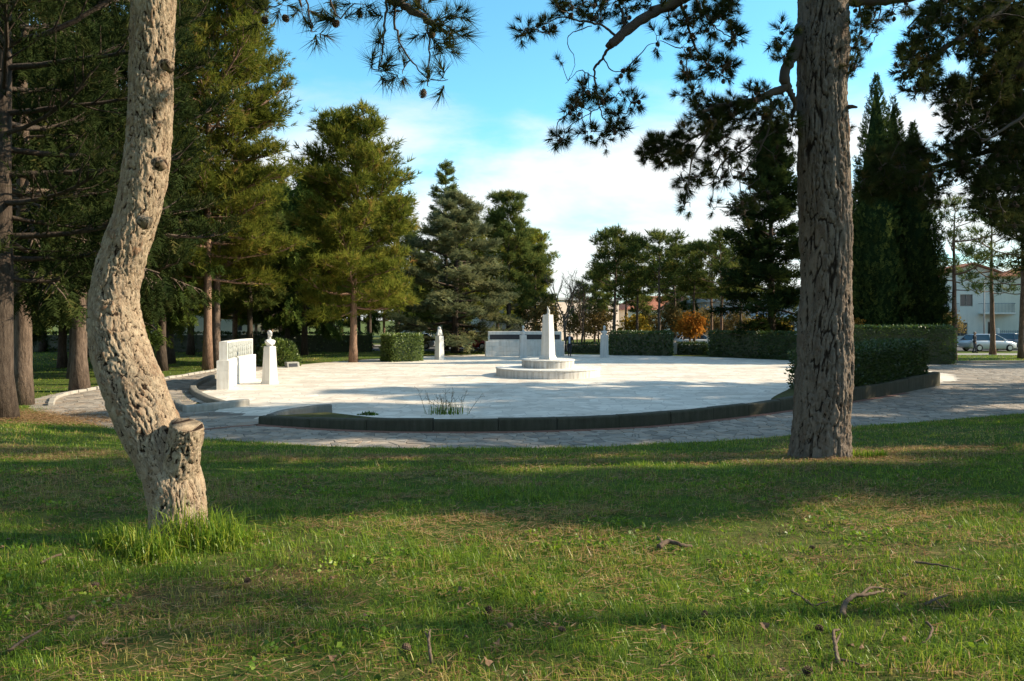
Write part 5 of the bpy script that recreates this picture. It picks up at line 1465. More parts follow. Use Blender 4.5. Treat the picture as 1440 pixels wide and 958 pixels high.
# round laurel bush by the relief wall
def round_bush(label, loc, rx, h, n, seed, leaf, mat):
    rng = np.random.default_rng(seed); t = thing('laurel_bush', label, 'bush', loc)
    d = unit(rng.normal(size=(n, 3))); d[:, 2] = np.abs(d[:, 2])
    lump = .82 + .3 * noise2(d[:, 0] * 3 + 7, d[:, 1] * 3 + d[:, 2] * 2, seed)
    q = (1 - .35 * rng.random(n) ** 2) * lump
    P = d * q[:, None] * np.array([rx, rx * .8, h]); 
    pr = [np.array([(0, 0, 0), (.26, .05, .5), (0, 0, 1.0), (0, 0, 0), (0, 0, 1.0), (-.26, .05, .5)])]
    cr = scatter(P, d + rng.normal(0, .6, (n, 3)), leaf * rng.uniform(.7, 1.3, n), pr, rng, np.clip(rng.normal(.5, .25, n), 0, 1))
    obj('leaves', mesh_np('leaves', cr[0], cr[1], M[mat], False, cr[2]), t)
    mb = MB()
    for k in range(9):
        a = k * 2.4; mb.add(*tube([(0, 0, 0), (math.cos(a) * rx * .3, math.sin(a) * rx * .3, h * .5), (math.cos(a) * rx * .6, math.sin(a) * rx * .6, h * .8)], [.03, .02, .008], 5))
    obj('stems', mb.mesh('stems', M['bark_dark']), t)
round_bush('round sunlit laurel bush behind the bust by the relief wall', (-13.6, 41.5, 0), 1.15, 1.55, 3800, 3, .17, 'leaf_bush')
round_bush('darker laurel bush between the relief wall and its bust', (-14.9, 42.6, 0), .9, 1.45, 2200, 4, .17, 'leaf_hedge')

# ================================================================== lawn
def grass_mat():
    t = NT('grass_blades')
    c = t.ramp(t.attr('rnd'), [(0, (.035, .075, .010)), (.35, (.115, .21, .016)), (.6, (.27, .36, .028)), (.72, (.42, .37, .075)), (.86, (.54, .40, .145)), (1, (.33, .17, .07))])
    return t.leaf(c, .45, .02)
M['grass'] = grass_mat()
rg = np.random.default_rng(99)
def blades(P, h, w, rnd, lean=1.15, simple=False):
    """two-segment blades rooted at P"""
    n = len(P); a = rg.random(n) * 2 * np.pi
    d = np.c_[np.cos(a), np.sin(a), 0 * a]; s = np.c_[-np.sin(a), np.cos(a), 0 * a] * (w / 2)[:, None]
    ln = np.abs(rg.normal(0, lean, n))[:, None]
    up = np.array([0, 0, 1.])
    m = P + up * (h * .6)[:, None] + d * h[:, None] * ln * .30
    tip = P + up * (h * (1 - .42 * ln[:, 0].clip(0, 1.8)))[:, None] + d * h[:, None] * ln
    if simple:
        tip = P + up * (h * (1 - .3 * ln[:, 0].clip(0, 1.8)))[:, None] + d * h[:, None] * ln
        return np.stack([P - s, P + s, tip], 1).reshape(-1, 3), [np.arange(3 * n).reshape(-1, 3)], np.repeat(rnd, 3)
    V = np.stack([P - s, P + s, m + s * .7, m - s * .7, tip], 1).reshape(-1, 3)
    k = np.arange(n)[:, None] * 5
    F3 = np.hstack([k + 3, k + 2, k + 4]); F4 = np.hstack([k, k + 1, k + 2, k + 3])
    return V, [F3, F4], np.repeat(rnd, 5)
def lawn_zone(y0, y1, dens, h, w, xmax=.80, pad=.6):
    n = int(dens * (y1 - y0) * (y0 + y1) * xmax)
    Y = np.sqrt(rg.uniform(y0 ** 2, y1 ** 2, n)); X = rg.uniform(-1, 1, n) * (Y * xmax + pad)
    ye = np.interp(X, _px[_o], _py[_o]); ok = Y < ye + rg.normal(.03, .05, n)
    X, Y = X[ok], Y[ok]
    dry = fbm(X * .55 + 3, Y * .8, 41, 4) * .65 + fbm(X * 3.0, Y * 4.2, 51, 3) * .35      # straw patches
    tall = fbm(X * .9, Y * 1.3, 61, 3); cl_ = fbm(X * 6, Y * 8, 71, 2)
    keep = rg.random(len(X)) < np.clip(1.35 - 4.5 * np.clip(dry - .47, 0, 1) - (cl_ < .38) * .7, .06, 1)
    X, Y, dry, tall, cl_ = X[keep], Y[keep], dry[keep], tall[keep], cl_[keep]
    P = np.c_[X, Y, ground_z(X, Y) - .015]
    straw = rg.random(len(X)) < np.clip((dry - .45) * 3.2, .04, .68)
    rnd = np.where(straw, rg.uniform(.66, 1, len(X)), np.clip(rg.normal(.36, .15, len(X)) + (cl_ - .5) * .35, 0, .64))
    hh = h * (.3 + 1.1 * tall) * rg.uniform(.4, 1.6, len(X)) * (.4 + 1.2 * cl_)
    return P, hh, w * rg.uniform(.7, 1.3, len(X)), rnd
g = MB()
for args in ((3.1, 5.2, 4200, .064, .0046), (5.2, 8.2, 2500, .064, .0066), (8.2, 11.5, 1300, .062, .009), (11.5, 22, 560, .06, .014)):
    g.add(*blades(*lawn_zone(*args), 1.15, args[0] > 5))
o = obj('grass', g.mesh('grass', M['grass'])); o['kind'] = 'stuff'
o['label'] = 'patchy green and straw coloured grass of the lawn'
# broad-leaved weeds between the blades
def rosettes(n):
    Y = np.sqrt(rg.uniform(3.2 ** 2, 9.5 ** 2, n)); X = rg.uniform(-1, 1, n) * (Y * .78)
    k = fbm(X * 1.1 + 8, Y * 1.4, 81, 3) > .50; X, Y = X[k], Y[k]
    P, D, S, RN = [], [], [], []
    for x, y, z in zip(X, Y, ground_z(X, Y)):
        c = rg.random()
        for q in range(rg.integers(4, 9)):
            a = rg.random() * 6.283; r_ = rg.uniform(0, .05)
            P.append((x + math.cos(a) * r_, y + math.sin(a) * r_, z + rg.uniform(.005, .045))); D.append((math.cos(a), math.sin(a), rg.uniform(.1, .8))); S.append(rg.uniform(.018, .042)); RN.append(.15 + .4 * c)
    pr = [np.array([(0, 0, 0), (.42, .05, .5), (0, 0, 1.0), (0, 0, 0), (0, 0, 1.0), (-.42, .05, .5)])]
    return scatter(P, D, np.array(S), pr, rg, np.array(RN))
cr = rosettes(1900)
o = obj('lawn_weeds', mesh_np('lawn_weeds', cr[0], cr[1], M['grass'], False, cr[2])); o['kind'] = 'stuff'; o['label'] = 'small broad leaved weeds between the lawn grass'
# grass of the island and the verges further off
g = MB()
def patch(n, poly, h, w):
    lo, hi_ = poly.min(0), poly.max(0); X = rg.uniform(lo[0], hi_[0], n); Y = rg.uniform(lo[1], hi_[1], n)
    ok = inside(np.c_[X, Y], poly); X, Y = X[ok], Y[ok]
    rn = np.clip(rg.normal(.45, .18, len(X)) + (fbm(X * .5, Y * .5, 5, 3) - .5) * .6, 0, 1)
    g.add(*blades(np.c_[X, Y, np.zeros(len(X)) - .02], h * rg.uniform(.5, 1.4, len(X)), w * rg.uniform(.7, 1.3, len(X)), rn, .8, True))
patch(9000, np.vstack([PATH_IN_L, [gp(300, 577)], PLAZA_REST[-18:-6][::-1], [(-14.2, 34)], [(-13.5, 39)]]), .07, .03)
patch(16000, np.vstack([PATH_OUT_L, [(-18, 44)], [(-40, 44)], [(-40, 18)], [(-15, 21)]]), .08, .035)
patch(9000, np.array([(24.5, 45.1), (48, 45.5), (48, 54.4), (24.5, 54.4)]), .08, .05)
patch(9000, np.array([(-40, 42), (-15, 42), (-11, 47), (-8, 52), (-4, 56), (3, 57), (3, 61), (-40, 61)]), .09, .06)
o = obj('verge_grass', g.mesh('verge_grass', M['grass'])); o['kind'] = 'stuff'
o['label'] = 'short grass of the island and verges round the plaza'

# tall tuft round the crooked pine, weeds in the planter
def clump(name, label, cat, loc, n, rad, h, w, seed, stops=(.25, .6), sq=1.0, lean=.5):
    global rg
    keep_rg = rg; rg = np.random.default_rng(seed)
    cc = rg.integers(0, 16, n); ca_, cr_ = rg.random(16) * 6.283, rad * np.sqrt(rg.random(16)) * .85
    X = np.cos(ca_)[cc] * cr_[cc] + rg.normal(0, rad * .11, n); Y = (np.sin(ca_)[cc] * cr_[cc] + rg.normal(0, rad * .11, n)) * sq; q = np.hypot(X, Y / sq).clip(0, rad)
    ch = rg.uniform(.45, 1.25, 16)[cc]
    Z = np.array([gz(loc[0] + x, loc[1] + y) for x, y in zip(X, Y)]) - loc[2] if loc[2] > .3 and n < 2900 and name == 'grass_tuft' else np.zeros(n)
    V, F, r_ = blades(np.c_[X, Y, Z - .02], h * ch * rg.uniform(.35, 1.25, n) * (1.15 - .6 * q / rad), w * rg.uniform(.7, 1.3, n), rg.uniform(*stops, n), lean)
    o = obj(name, MB().add(V, F, r_).mesh(name, M['grass']), None, loc); rg = keep_rg
    return tag(o, label, cat)
clump('grass_tuft', 'long bright grass tuft round the foot of the crooked pine', 'grass tuft', (SB[0] + .10, SB[1] - .28, gz(SB[0] + .1, SB[1] - .28)), 2400, .80, .30, .008, 1, (.12, .72), .55, .75)
clump('grass_tuft', 'small green tuft at the foot of the straight pine', 'grass tuft', (RB[0] + .55, RB[1] - .35, gz(RB[0] + .55, RB[1] - .35)), 420, .38, .17, .011, 2, (.2, .55), .7)
wx = gp(628, 598)
w_ = thing('weed_clump', 'dry branching weeds growing behind the low plaza wall', 'weed', (wx[0], wx[1] + .0, .28))
V, F, r_ = blades(np.c_[rg.normal(0, .22, 160), rg.normal(0, .1, 160), np.zeros(160)], rg.uniform(.12, .42, 160), np.full(160, .014), rg.uniform(.15, .5, 160), .4)
obj('leaves', MB().add(V, F, r_).mesh('leaves', M['grass']), w_)
mb = MB(); rw = np.random.default_rng(8)
for k in range(16):
    b0 = np.array([rw.normal(0, .28), rw.normal(0, .08), 0]); ln = bend_line(b0, (rw.normal(0, .3), rw.normal(0, .2), 1), rw.uniform(.4, .72), -.15, rw, 6, .06)
    mb.add(*tube(ln, np.linspace(.006, .003, 6), 4))
    for q in range(6):
        p, d = pt_on(ln, rw.uniform(.45, .98)); sp = bend_line(p, unit(d) + rw.normal(0, .5, 3), rw.uniform(.06, .16), 0, rw, 3)
        mb.add(*tube(sp, [.004, .003, .002], 3)); ball(mb, sp[-1], (.008,) * 3, 5)
obj('stems', mb.mesh('stems', NT('dry_stem').pbr((.12, .10, .055), .9)), w_)
wx = gp(515, 598)
clump('weed_clump', 'low leafy weeds on the moss of the planter bed', 'weed', (wx[0], wx[1] + .3, .24), 150, .3, .13, .03, 6, (.05, .4), .5, .9)

# ================================================================== litter on the lawn
def needle_litter():
    n = 60000
    Y = np.sqrt(rg.uniform(3.1 ** 2, 12 ** 2, n)); X = rg.uniform(-1, 1, n) * (Y * .8 + .4)
    dry = fbm(X * .55 + 3, Y * .8, 41, 4) * .65 + fbm(X * 3.0, Y * 4.2, 51, 3) * .35
    k = rg.random(n) < np.clip((dry - .38) * 5.5, .06, 1); X, Y = X[k], Y[k]; n = len(X)
    a = rg.normal(.25, .7, n); L = rg.uniform(.05, .12, n); w = .0022 + .0005 * Y
    z = ground_z(X, Y) + rg.uniform(.004, .035, n)
    d = np.c_[np.cos(a) * L, np.sin(a) * L, rg.normal(0, .012, n)]; s = np.c_[-np.sin(a), np.cos(a), 0 * a] * w[:, None]
    P = np.c_[X, Y, z]
    V = np.stack([P - s, P + s, P + d], 1).reshape(-1, 3)
    return mesh_np('pine_needles', V, np.arange(3 * n).reshape(-1, 3), M['litter'], False, np.repeat(rg.random(n), 3))
def litter_mat():
    t = NT('dry_needles'); return t.leaf(t.ramp(t.attr('rnd'), [(0, (.16, .085, .04)), (.6, (.27, .165, .08)), (1, (.38, .27, .15))]), .15)
M['litter'] = litter_mat()
o = obj('pine_needles', needle_litter()); o['kind'] = 'stuff'; o['label'] = 'fallen brown pine needles over the lawn'
# drift of needles under the left pines
n = 9000; X = rg.normal(-12.6, 1.5, n); Y = rg.normal(19.0, 1.0, n); a = rg.random(n) * 6.3
P = np.c_[X, Y, ground_z(X, Y) + rg.uniform(0, .05, n)]; L = rg.uniform(.10, .2, n)
d = np.c_[np.cos(a) * L, np.sin(a) * L, rg.normal(0, .02, n)]; s = np.c_[-np.sin(a), np.cos(a), 0 * a] * .014
o = obj('needle_drift', mesh_np('needle_drift', np.stack([P - s, P + s, P + d], 1).reshape(-1, 3), np.arange(3 * n).reshape(-1, 3), M['litter'], False, np.repeat(rg.random(n), 3))); o['kind'] = 'stuff'
o['label'] = 'rusty drift of fallen needles under the left pines'

def twig_mat():
    t = NT('fallen_wood'); n = t.noise(t.coord((1, 1, 1)), 30, 5, .7)
    return t.pbr(t.ramp(n, [(.3, (.07, .048, .034)), (.7, (.17, .12, .085))]), .9, t.bump(n, .6, .01), .15)
M['fallen'] = twig_mat()
def fallen(name, label, pts, r0, r1, forks=()):
    W = [lawn_at(x, y) + np.array([0, 0, .02 + dz]) for x, y, dz in pts]; b = W[0]
    mb = MB(); c = catmull(np.array(W) - b, 6); c += np.random.default_rng(int(pts[0][0])).normal(0, .002, c.shape)
    mb.add(*tube(c, np.linspace(r0, r1, len(c)), 8))
    for f in forks:
        fw = catmull(np.array([lawn_at(x, y) + np.array([0, 0, .02 + dz]) for x, y, dz in f]) - b, 5)
        mb.add(*tube(fw, np.linspace(r0 * .6, r1 * .6, len(fw)), 6))
    return tag(obj(name, mb.mesh(name, M['fallen'], True), None, tuple(b)), label, 'branch')
fallen('fallen_branch', 'curved fallen branch arching on the grass, lower right', [(1185, 872, 0), (1188, 860, .02), (1200, 850, .03), (1222, 845, .02), (1242, 836, 0)], .017, .006, [[(1210, 848, .02), (1225, 838, .03), (1250, 834, 0)]])
fallen('fallen_branch', 'thin fallen twig left of the curved branch', [(1112, 838, .01), (1128, 848, .01), (1142, 856, .0), (1165, 856, .02)], .009, .004, [[(1135, 852, .01), (1148, 862, .0)]])
fallen('fallen_branch', 'forked twig near the bottom edge below the curved branch', [(1178, 938, 0), (1174, 920, .03), (1172, 905, .04), (1180, 900, .03)], .012, .005, [[(1174, 922, .03), (1182, 908, .04)], [(1180, 934, 0), (1200, 938, 0), (1215, 944, 0)]])
fallen('fallen_branch', 'short bent twig on the grass near the right edge', [(1303, 880, 0), (1311, 895, .02), (1308, 908, .02), (1296, 912, 0)], .008, .004)
fallen('fallen_branch', 'dark stick lying across sunlit grass at right', [(1285, 797, .01), (1320, 802, .015), (1360, 808, .0)], .009, .004)
fallen('fallen_branch', 'broken twig lying by small cones at the right', [(1300, 855, 0), (1315, 853, .02), (1332, 848, .02)], .009, .004, [[(1315, 853, .02), (1328, 862, 0)]])
fallen('fallen_branch', 'pale straight stick on the grass in the bottom left corner', [(12, 922, 0), (35, 908, .01), (58, 896, .015)], .009, .005)
fallen('fallen_branch', 'short pale stick left of the crooked pine', [(58, 796, 0), (72, 790, .01), (86, 786, .015)], .011, .008)
fallen('fallen_branch', 'upright broken twig in the grass at bottom centre', [(607, 938, 0), (603, 922, .04), (605, 908, .06)], .009, .006, [[(604, 918, .04), (597, 908, .05)]])
fallen('fallen_branch', 'dark curled bark strip lying in the grass right of centre', [(926, 775, .01), (940, 771, .03), (958, 774, .02), (972, 772, .0)], .022, .012, [[(930, 770, .02), (925, 764, .03)]])
cone_lab = [(1138, 775, ''), (1275, 842, ''), (1149, 890, ''), (990, 878, ''), (785, 892, ''), (690, 862, ''), (577, 924, ''), (140, 828, ''), (1128, 952, ''), (345, 822, '')]
rc = np.random.default_rng(12)
for q, (x, y, _) in enumerate(cone_lab):
    p = lawn_at(x, y)
    o = obj('pine_cone', CONE_ME, None, (p[0], p[1], p[2] + .03), (R(90) + rc.normal(0, .4), rc.normal(0, .3), rc.random() * 6.28)); o.scale = (rc.uniform(.5, .7),) * 3
    tag(o, 'fallen brown pine cone lying in the lawn grass', 'pine cone', 'pine cones on the lawn')
# broad dead leaves
lm_ = NT('dead_leaf').pbr((.17, .10, .055), .8)
def leaf_me(seed):
    r_ = np.random.default_rng(seed); n = 9; a = np.linspace(0, 2 * np.pi, n, endpoint=False); r = .028 * (1 + .25 * np.sin(3 * a) + r_.normal(0, .1, n))
    V = np.vstack([[(0, 0, .008)], np.c_[r * np.cos(a), r * .75 * np.sin(a), .006 + .010 * np.sin(2 * a + seed)]])
    return mesh_np('leaf', V, np.array([(0, 1 + k, 1 + (k + 1) % n) for k in range(n)]), lm_)
LM = [leaf_me(k) for k in range(4)]
for k in range(46):
    y = rc.uniform(720, 955); x = rc.uniform(0, 1440); p = lawn_at(x, y)
    o = obj('dead_leaf', LM[k % 4], None, (p[0], p[1], p[2] + rc.uniform(.015, .04)), (rc.normal(0, .5), rc.normal(0, .5), rc.random() * 6)); o.scale = (rc.uniform(.5, .95),) * 3
    tag(o, 'curled brown dead leaf lying on the lawn grass', 'leaf', 'dead leaves on the lawn')
# ================================================================== houses beyond the street
def plaster(name, c, d):
    t = NT(name); n = t.noise(t.pos(), .8, 6, .65); s = t.noise(t.pos((2.5, 2.5, .35)), 1.0, 5, .7)
    return t.pbr(t.mix(t.ramp(s, [(.5, 0.0), (.75, .45)]), t.ramp(n, [(.3, tuple(x * .9 for x in c)), (.7, c)]), d), .9, t.bump(t.noise(t.pos(), 30, 3), .2, .01), .2)
M['pl_white'] = plaster('white_plaster', (.72, .67, .58), (.50, .46, .39))
M['pl_cream'] = plaster('cream_plaster', (.72, .66, .52), (.52, .46, .36))
M['pl_pink'] = plaster('pink_plaster', (.70, .56, .47), (.52, .42, .36))
M['pl_grey'] = plaster('grey_plaster', (.40, .41, .43), (.27, .27, .28))
M['glass'] = NT('window_glass').pbr((.03, .036, .042), .12, None, .6)
M['frame'] = NT('window_frame').pbr((.30, .24, .19), .6)
M['dark_frame'] = NT('shop_frame').pbr((.06, .065, .07), .5)
M['rail'] = NT('balcony_rail').pbr((.16, .18, .2), .5)
M['awning'] = NT('pale_blue_band').pbr((.42, .50, .56), .7)
def tiles():
    t = NT('roof_tiles'); w = t.node('ShaderNodeTexWave'); t.l.new(t.coord((1, 1, 1)), w.inputs[0]); w.inputs['Scale'].default_value = 1.6; n = t.noise(t.coord(), 3, 5)
    return t.pbr(t.ramp(n, [(.3, (.27, .095, .055)), (.7, (.42, .17, .10))]), .9, t.bump(w.outputs[0], .8, .05), .2)
M['tiles'] = tiles()
def win(parent, x, z, w, h, y, door=False):
    f = obj('door' if door else 'window', None, parent, (x, y, z))
    mb = MB()
    for a in ((-w / 2, -w / 2 + .07, 0, h), (w / 2 - .07, w / 2, 0, h), (-w / 2 + .07, w / 2 - .07, h - .07, h), (-w / 2 + .07, w / 2 - .07, 0, .07), (-.03, .03, .07, h - .07)):
        mb.add(*box(a[0], a[1], -.03, .06, a[2], a[3]))
    f.data = None
    me = mb.mesh('frame', M['frame']); o = obj('frame', me, f)
    obj('pane', MB().add(*box(-w / 2 + .065, w / 2 - .065, .035, .055, .065, h - .065)).mesh('pane', M['glass']), f)
    if not door: obj('sill', MB().add(*box(-w / 2 - .08, w / 2 + .08, -.14, .02, -.07, -.005)).mesh('sill', M['pl_white']), f)
    return f
def wall_with_holes(w, h, holes, d=.3):
    """front wall in the plane y=0 (face towards -y) with real openings, 0.3 deep"""
    xs = sorted(set([-w / 2, w / 2] + [v for a in holes for v in (a[0] - a[2] / 2, a[0] + a[2] / 2)])); zs_ = sorted(set([0, h] + [v for a in holes for v in (a[1], a[1] + a[3])]))
    mb = MB()
    for x0, x1 in zip(xs[:-1], xs[1:]):
        for z0, z1 in zip(zs_[:-1], zs_[1:]):
            cx, cz = (x0 + x1) / 2, (z0 + z1) / 2
            if any(abs(cx - a[0]) < a[2] / 2 and a[1] < cz < a[1] + a[3] for a in holes): continue
            V = np.array([(x0, 0, z0), (x1, 0, z0), (x1, 0, z1), (x0, 0, z1)]); mb.add(V, np.array([(0, 1, 2, 3)]))
    for x, z, ww, hh in holes:
        a, b, c, e = x - ww / 2, x + ww / 2, z, z + hh
        for V in ([(a, 0, c), (b, 0, c), (b, d, c), (a, d, c)], [(a, 0, e), (a, d, e), (b, d, e), (b, 0, e)], [(a, 0, c), (a, d, c), (a, d, e), (a, 0, e)], [(b, 0, c), (b, 0, e), (b, d, e), (b, d, c)]):
            mb.add(np.array(V), np.array([(0, 1, 2, 3)]))
    return mb
def house(label, loc, rz, w, d, h, mat, wins, roof='hip', rh=1.9, balcony=None, roofmat='tiles', name='house', cat='house'):
    t = thing(name, label, cat, loc, rz)
    obj('front_wall', wall_with_holes(w, h, [a[:4] for a in wins]).mesh('front_wall', M[mat]), t)
    mb = MB(); mb.add(*box(-w / 2, -w / 2 + .3, .002, d, 0, h)); mb.add(*box(w / 2 - .3, w / 2, .002, d, 0, h)); mb.add(*box(-w / 2 + .3, w / 2 - .3, d - .3, d, 0, h)); mb.add(*box(-w / 2 + .31, w / 2 - .31, .32, d - .31, h - .25, h - .01))
    obj('wall', mb.mesh('wall', M[mat]), t)
    obj('room_back', MB().add(*box(-w / 2 + .31, w / 2 - .31, 1.4, 1.5, 0, h - .3)).mesh('room_back', M['dark_frame']), t)
    for a in wins: win(t, a[0], a[1], a[2], a[3], .12, len(a) > 4)
    if roof == 'hip':
        o_ = .55; r_ = MB()
        V = np.array([(-w / 2 - o_, -o_, h), (w / 2 + o_, -o_, h), (w / 2 + o_, d + o_, h), (-w / 2 - o_, d + o_, h), (-w / 2 + d * .35, d / 2, h + rh), (w / 2 - d * .35, d / 2, h + rh)])
        r_.add(V, [np.array([(0, 1, 5, 4), (2, 3, 4, 5), (3, 2, 1, 0)]), np.array([(1, 2, 5), (3, 0, 4)])])
        ro = obj('roof', r_.mesh('roof', M[roofmat]), t, (0, 0, .003))
        obj('chimney', MB().add(*box(w * .2, w * .2 + .6, d * .55, d * .55 + .6, h + rh * .4, h + rh + .6)).mesh('chimney', M['pl_white']), ro)
    elif roof == 'gable':
        o_ = .5; r_ = MB()
        V = np.array([(-w / 2 - o_, -o_, h - .1), (w / 2 + o_, -o_, h - .1), (0, -o_, h + rh), (-w / 2 - o_, d + o_, h - .1), (w / 2 + o_, d + o_, h - .1), (0, d + o_, h + rh)])
        V2 = V - np.array([0, 0, .18])
        r_.add(np.vstack([V, V2]), [np.array([(0, 2, 5, 3), (2, 1, 4, 5), (6, 9, 11, 8), (8, 11, 10, 7), (0, 6, 8, 2), (2, 8, 7, 1), (0, 3, 9, 6), (1, 7, 10, 4)])])
        obj('roof', r_.mesh('roof', M[roofmat]), t)
        gb = MB().add(np.array([(-w / 2, .01, h), (w / 2, .01, h), (0, .01, h + rh - .25)]), np.array([(0, 1, 2)])); obj('gable', gb.mesh('gable', M[mat]), t)
    else:
        obj('roof', MB().add(*box(-w / 2 - .25, w / 2 + .25, -.25, d + .25, h + .003, h + .35, .03)).mesh('roof', M['pl_grey']), t)
    for bz, bx0, bx1 in (balcony or ()):
        b = obj('balcony', MB().add(*box(bx0, bx1, -1.3, -.003, bz - .18, bz, .02)).mesh('balcony', M['pl_white']), t)
        mb = MB(); mb.add(*box(bx0, bx1, -1.28, -1.24, bz + .95, bz + 1.0))
        for x in np.arange(bx0, bx1, .14): mb.add(*box(x, x + .025, -1.27, -1.25, bz, bz + .95))
        for sx in (bx0, bx1 - .04): mb.add(*box(sx, sx + .04, -1.24, -.01, bz + .95, bz + 1.0))
        obj('railing', mb.mesh('railing', M['rail']), b)
    return t
house('white two-storey house with balconies and red roof behind the parked cars', (50.5, 78, 0), R(-8), 13.5, 10, 6.4, 'pl_white',
      [(-4.9, 3.6, 1.0, 2.1, 1), (-3.2, 4.2, 1.3, 1.3), (-.6, 4.2, 1.3, 1.3), (2.4, 3.6, 1.2, 2.1, 1), (4.8, 4.2, 1.3, 1.3), (-4.6, .9, 2.2, 1.5), (-1.2, .9, 1.4, 1.5), (2.2, .2, 1.3, 2.3, 1), (4.6, .9, 1.4, 1.4)], 'gable', 2.6, [(3.5, -6.7, -1.9), (3.5, .6, 3.9)])
house('sunlit cream house at the right edge beyond the iron fence', (64, 76, 0), R(52), 12, 10, 7.4, 'pl_cream', [(-3.5, 4.2, 1.2, 1.4), (0, 4.2, 1.2, 1.4), (3.5, 4.2, 1.2, 1.4), (-3.5, 1, 1.2, 1.4), (3.5, 1, 1.2, 1.4), (0, .1, 1.2, 2.2, 1)], 'hip', 2.0)
house('pale pink building seen between the trunks right of the obelisk', (8.5, 98, 0), R(35), 17, 11, 5.4, 'pl_pink', [(x, z, 1.2, 1.3) for x in (-6.5, -3.5, -.5, 2.5, 5.5) for z in (.9, 3.4)], 'flat', name='building', cat='building')
house('low house with red tiled roof behind the airy pines', (24, 106, 0), R(10), 14, 9, 4.2, 'pl_cream', [(x, 1.1, 1.3, 1.4) for x in (-5, -2, 1, 4)], 'hip', 2.2)
# shop with a pale blue band
sh_ = house('grey shop with dark glass front and pale blue band', (26.5, 77, 0), R(3), 11, 9, 4.6, 'pl_grey', [(-3.9, .2, 2.6, 2.3), (-.9, .1, 2.4, 2.4, 1), (2.6, .2, 3.2, 2.3)], 'flat', name='shop', cat='shop')
obj('fascia_band', MB().add(*box(-5.4, 5.4, -.35, -.003, 2.75, 3.25, .03)).mesh('fascia_band', M['awning']), sh_)
house('long grey building far behind the shop', (38, 104, 0), R(-4), 22, 10, 7.0, 'pl_white', [(x, z, 1.3, 1.4) for x in (-9, -6, -3, 0, 3, 6, 9) for z in (1, 4)], 'flat', name='building', cat='building')
house('pale building glimpsed through the left grove', (-48, 108, 0), R(12), 26, 10, 6.5, 'pl_cream', [(x, z, 1.3, 1.4) for x in (-10, -6, -2, 2, 6, 10) for z in (1, 4)], 'hip', 2.0, name='building', cat='building')
house('white house behind the memorial wall trees', (-8, 112, 0), R(-6), 20, 10, 6.0, 'pl_white', [(x, z, 1.3, 1.4) for x in (-8, -4, 0, 4, 8) for z in (1, 3.6)], 'hip', 2.0)

# iron fence in front of the cream house
fe = thing('iron_fence', 'dark iron railing fence on the pavement at the right edge', 'fence', (50.5, 73.9, .13), R(2))
obj('base_wall', MB().add(*box(0, 14, -.12, .12, 0, .35, .02)).mesh('base_wall', M['kerb_dark']), fe)
bar = MB().add(*box(-.018, .018, -.018, .018, .35, 1.5)).mesh('bar', M['rail'])
for k in range(70): obj('bar', bar, fe, (.1 + k * .2, 0, 0))
for z in (.5, 1.35): obj('rail', MB().add(*box(0, 14, -.025, .025, z, z + .05)).mesh('rail', M['rail']), fe)
for k in range(6): obj('post', MB().add(*box(-.13, .13, -.13, .13, 0, 1.7, .03)).mesh('post', M['pl_white']), fe, (k * 2.8, 0, 0))

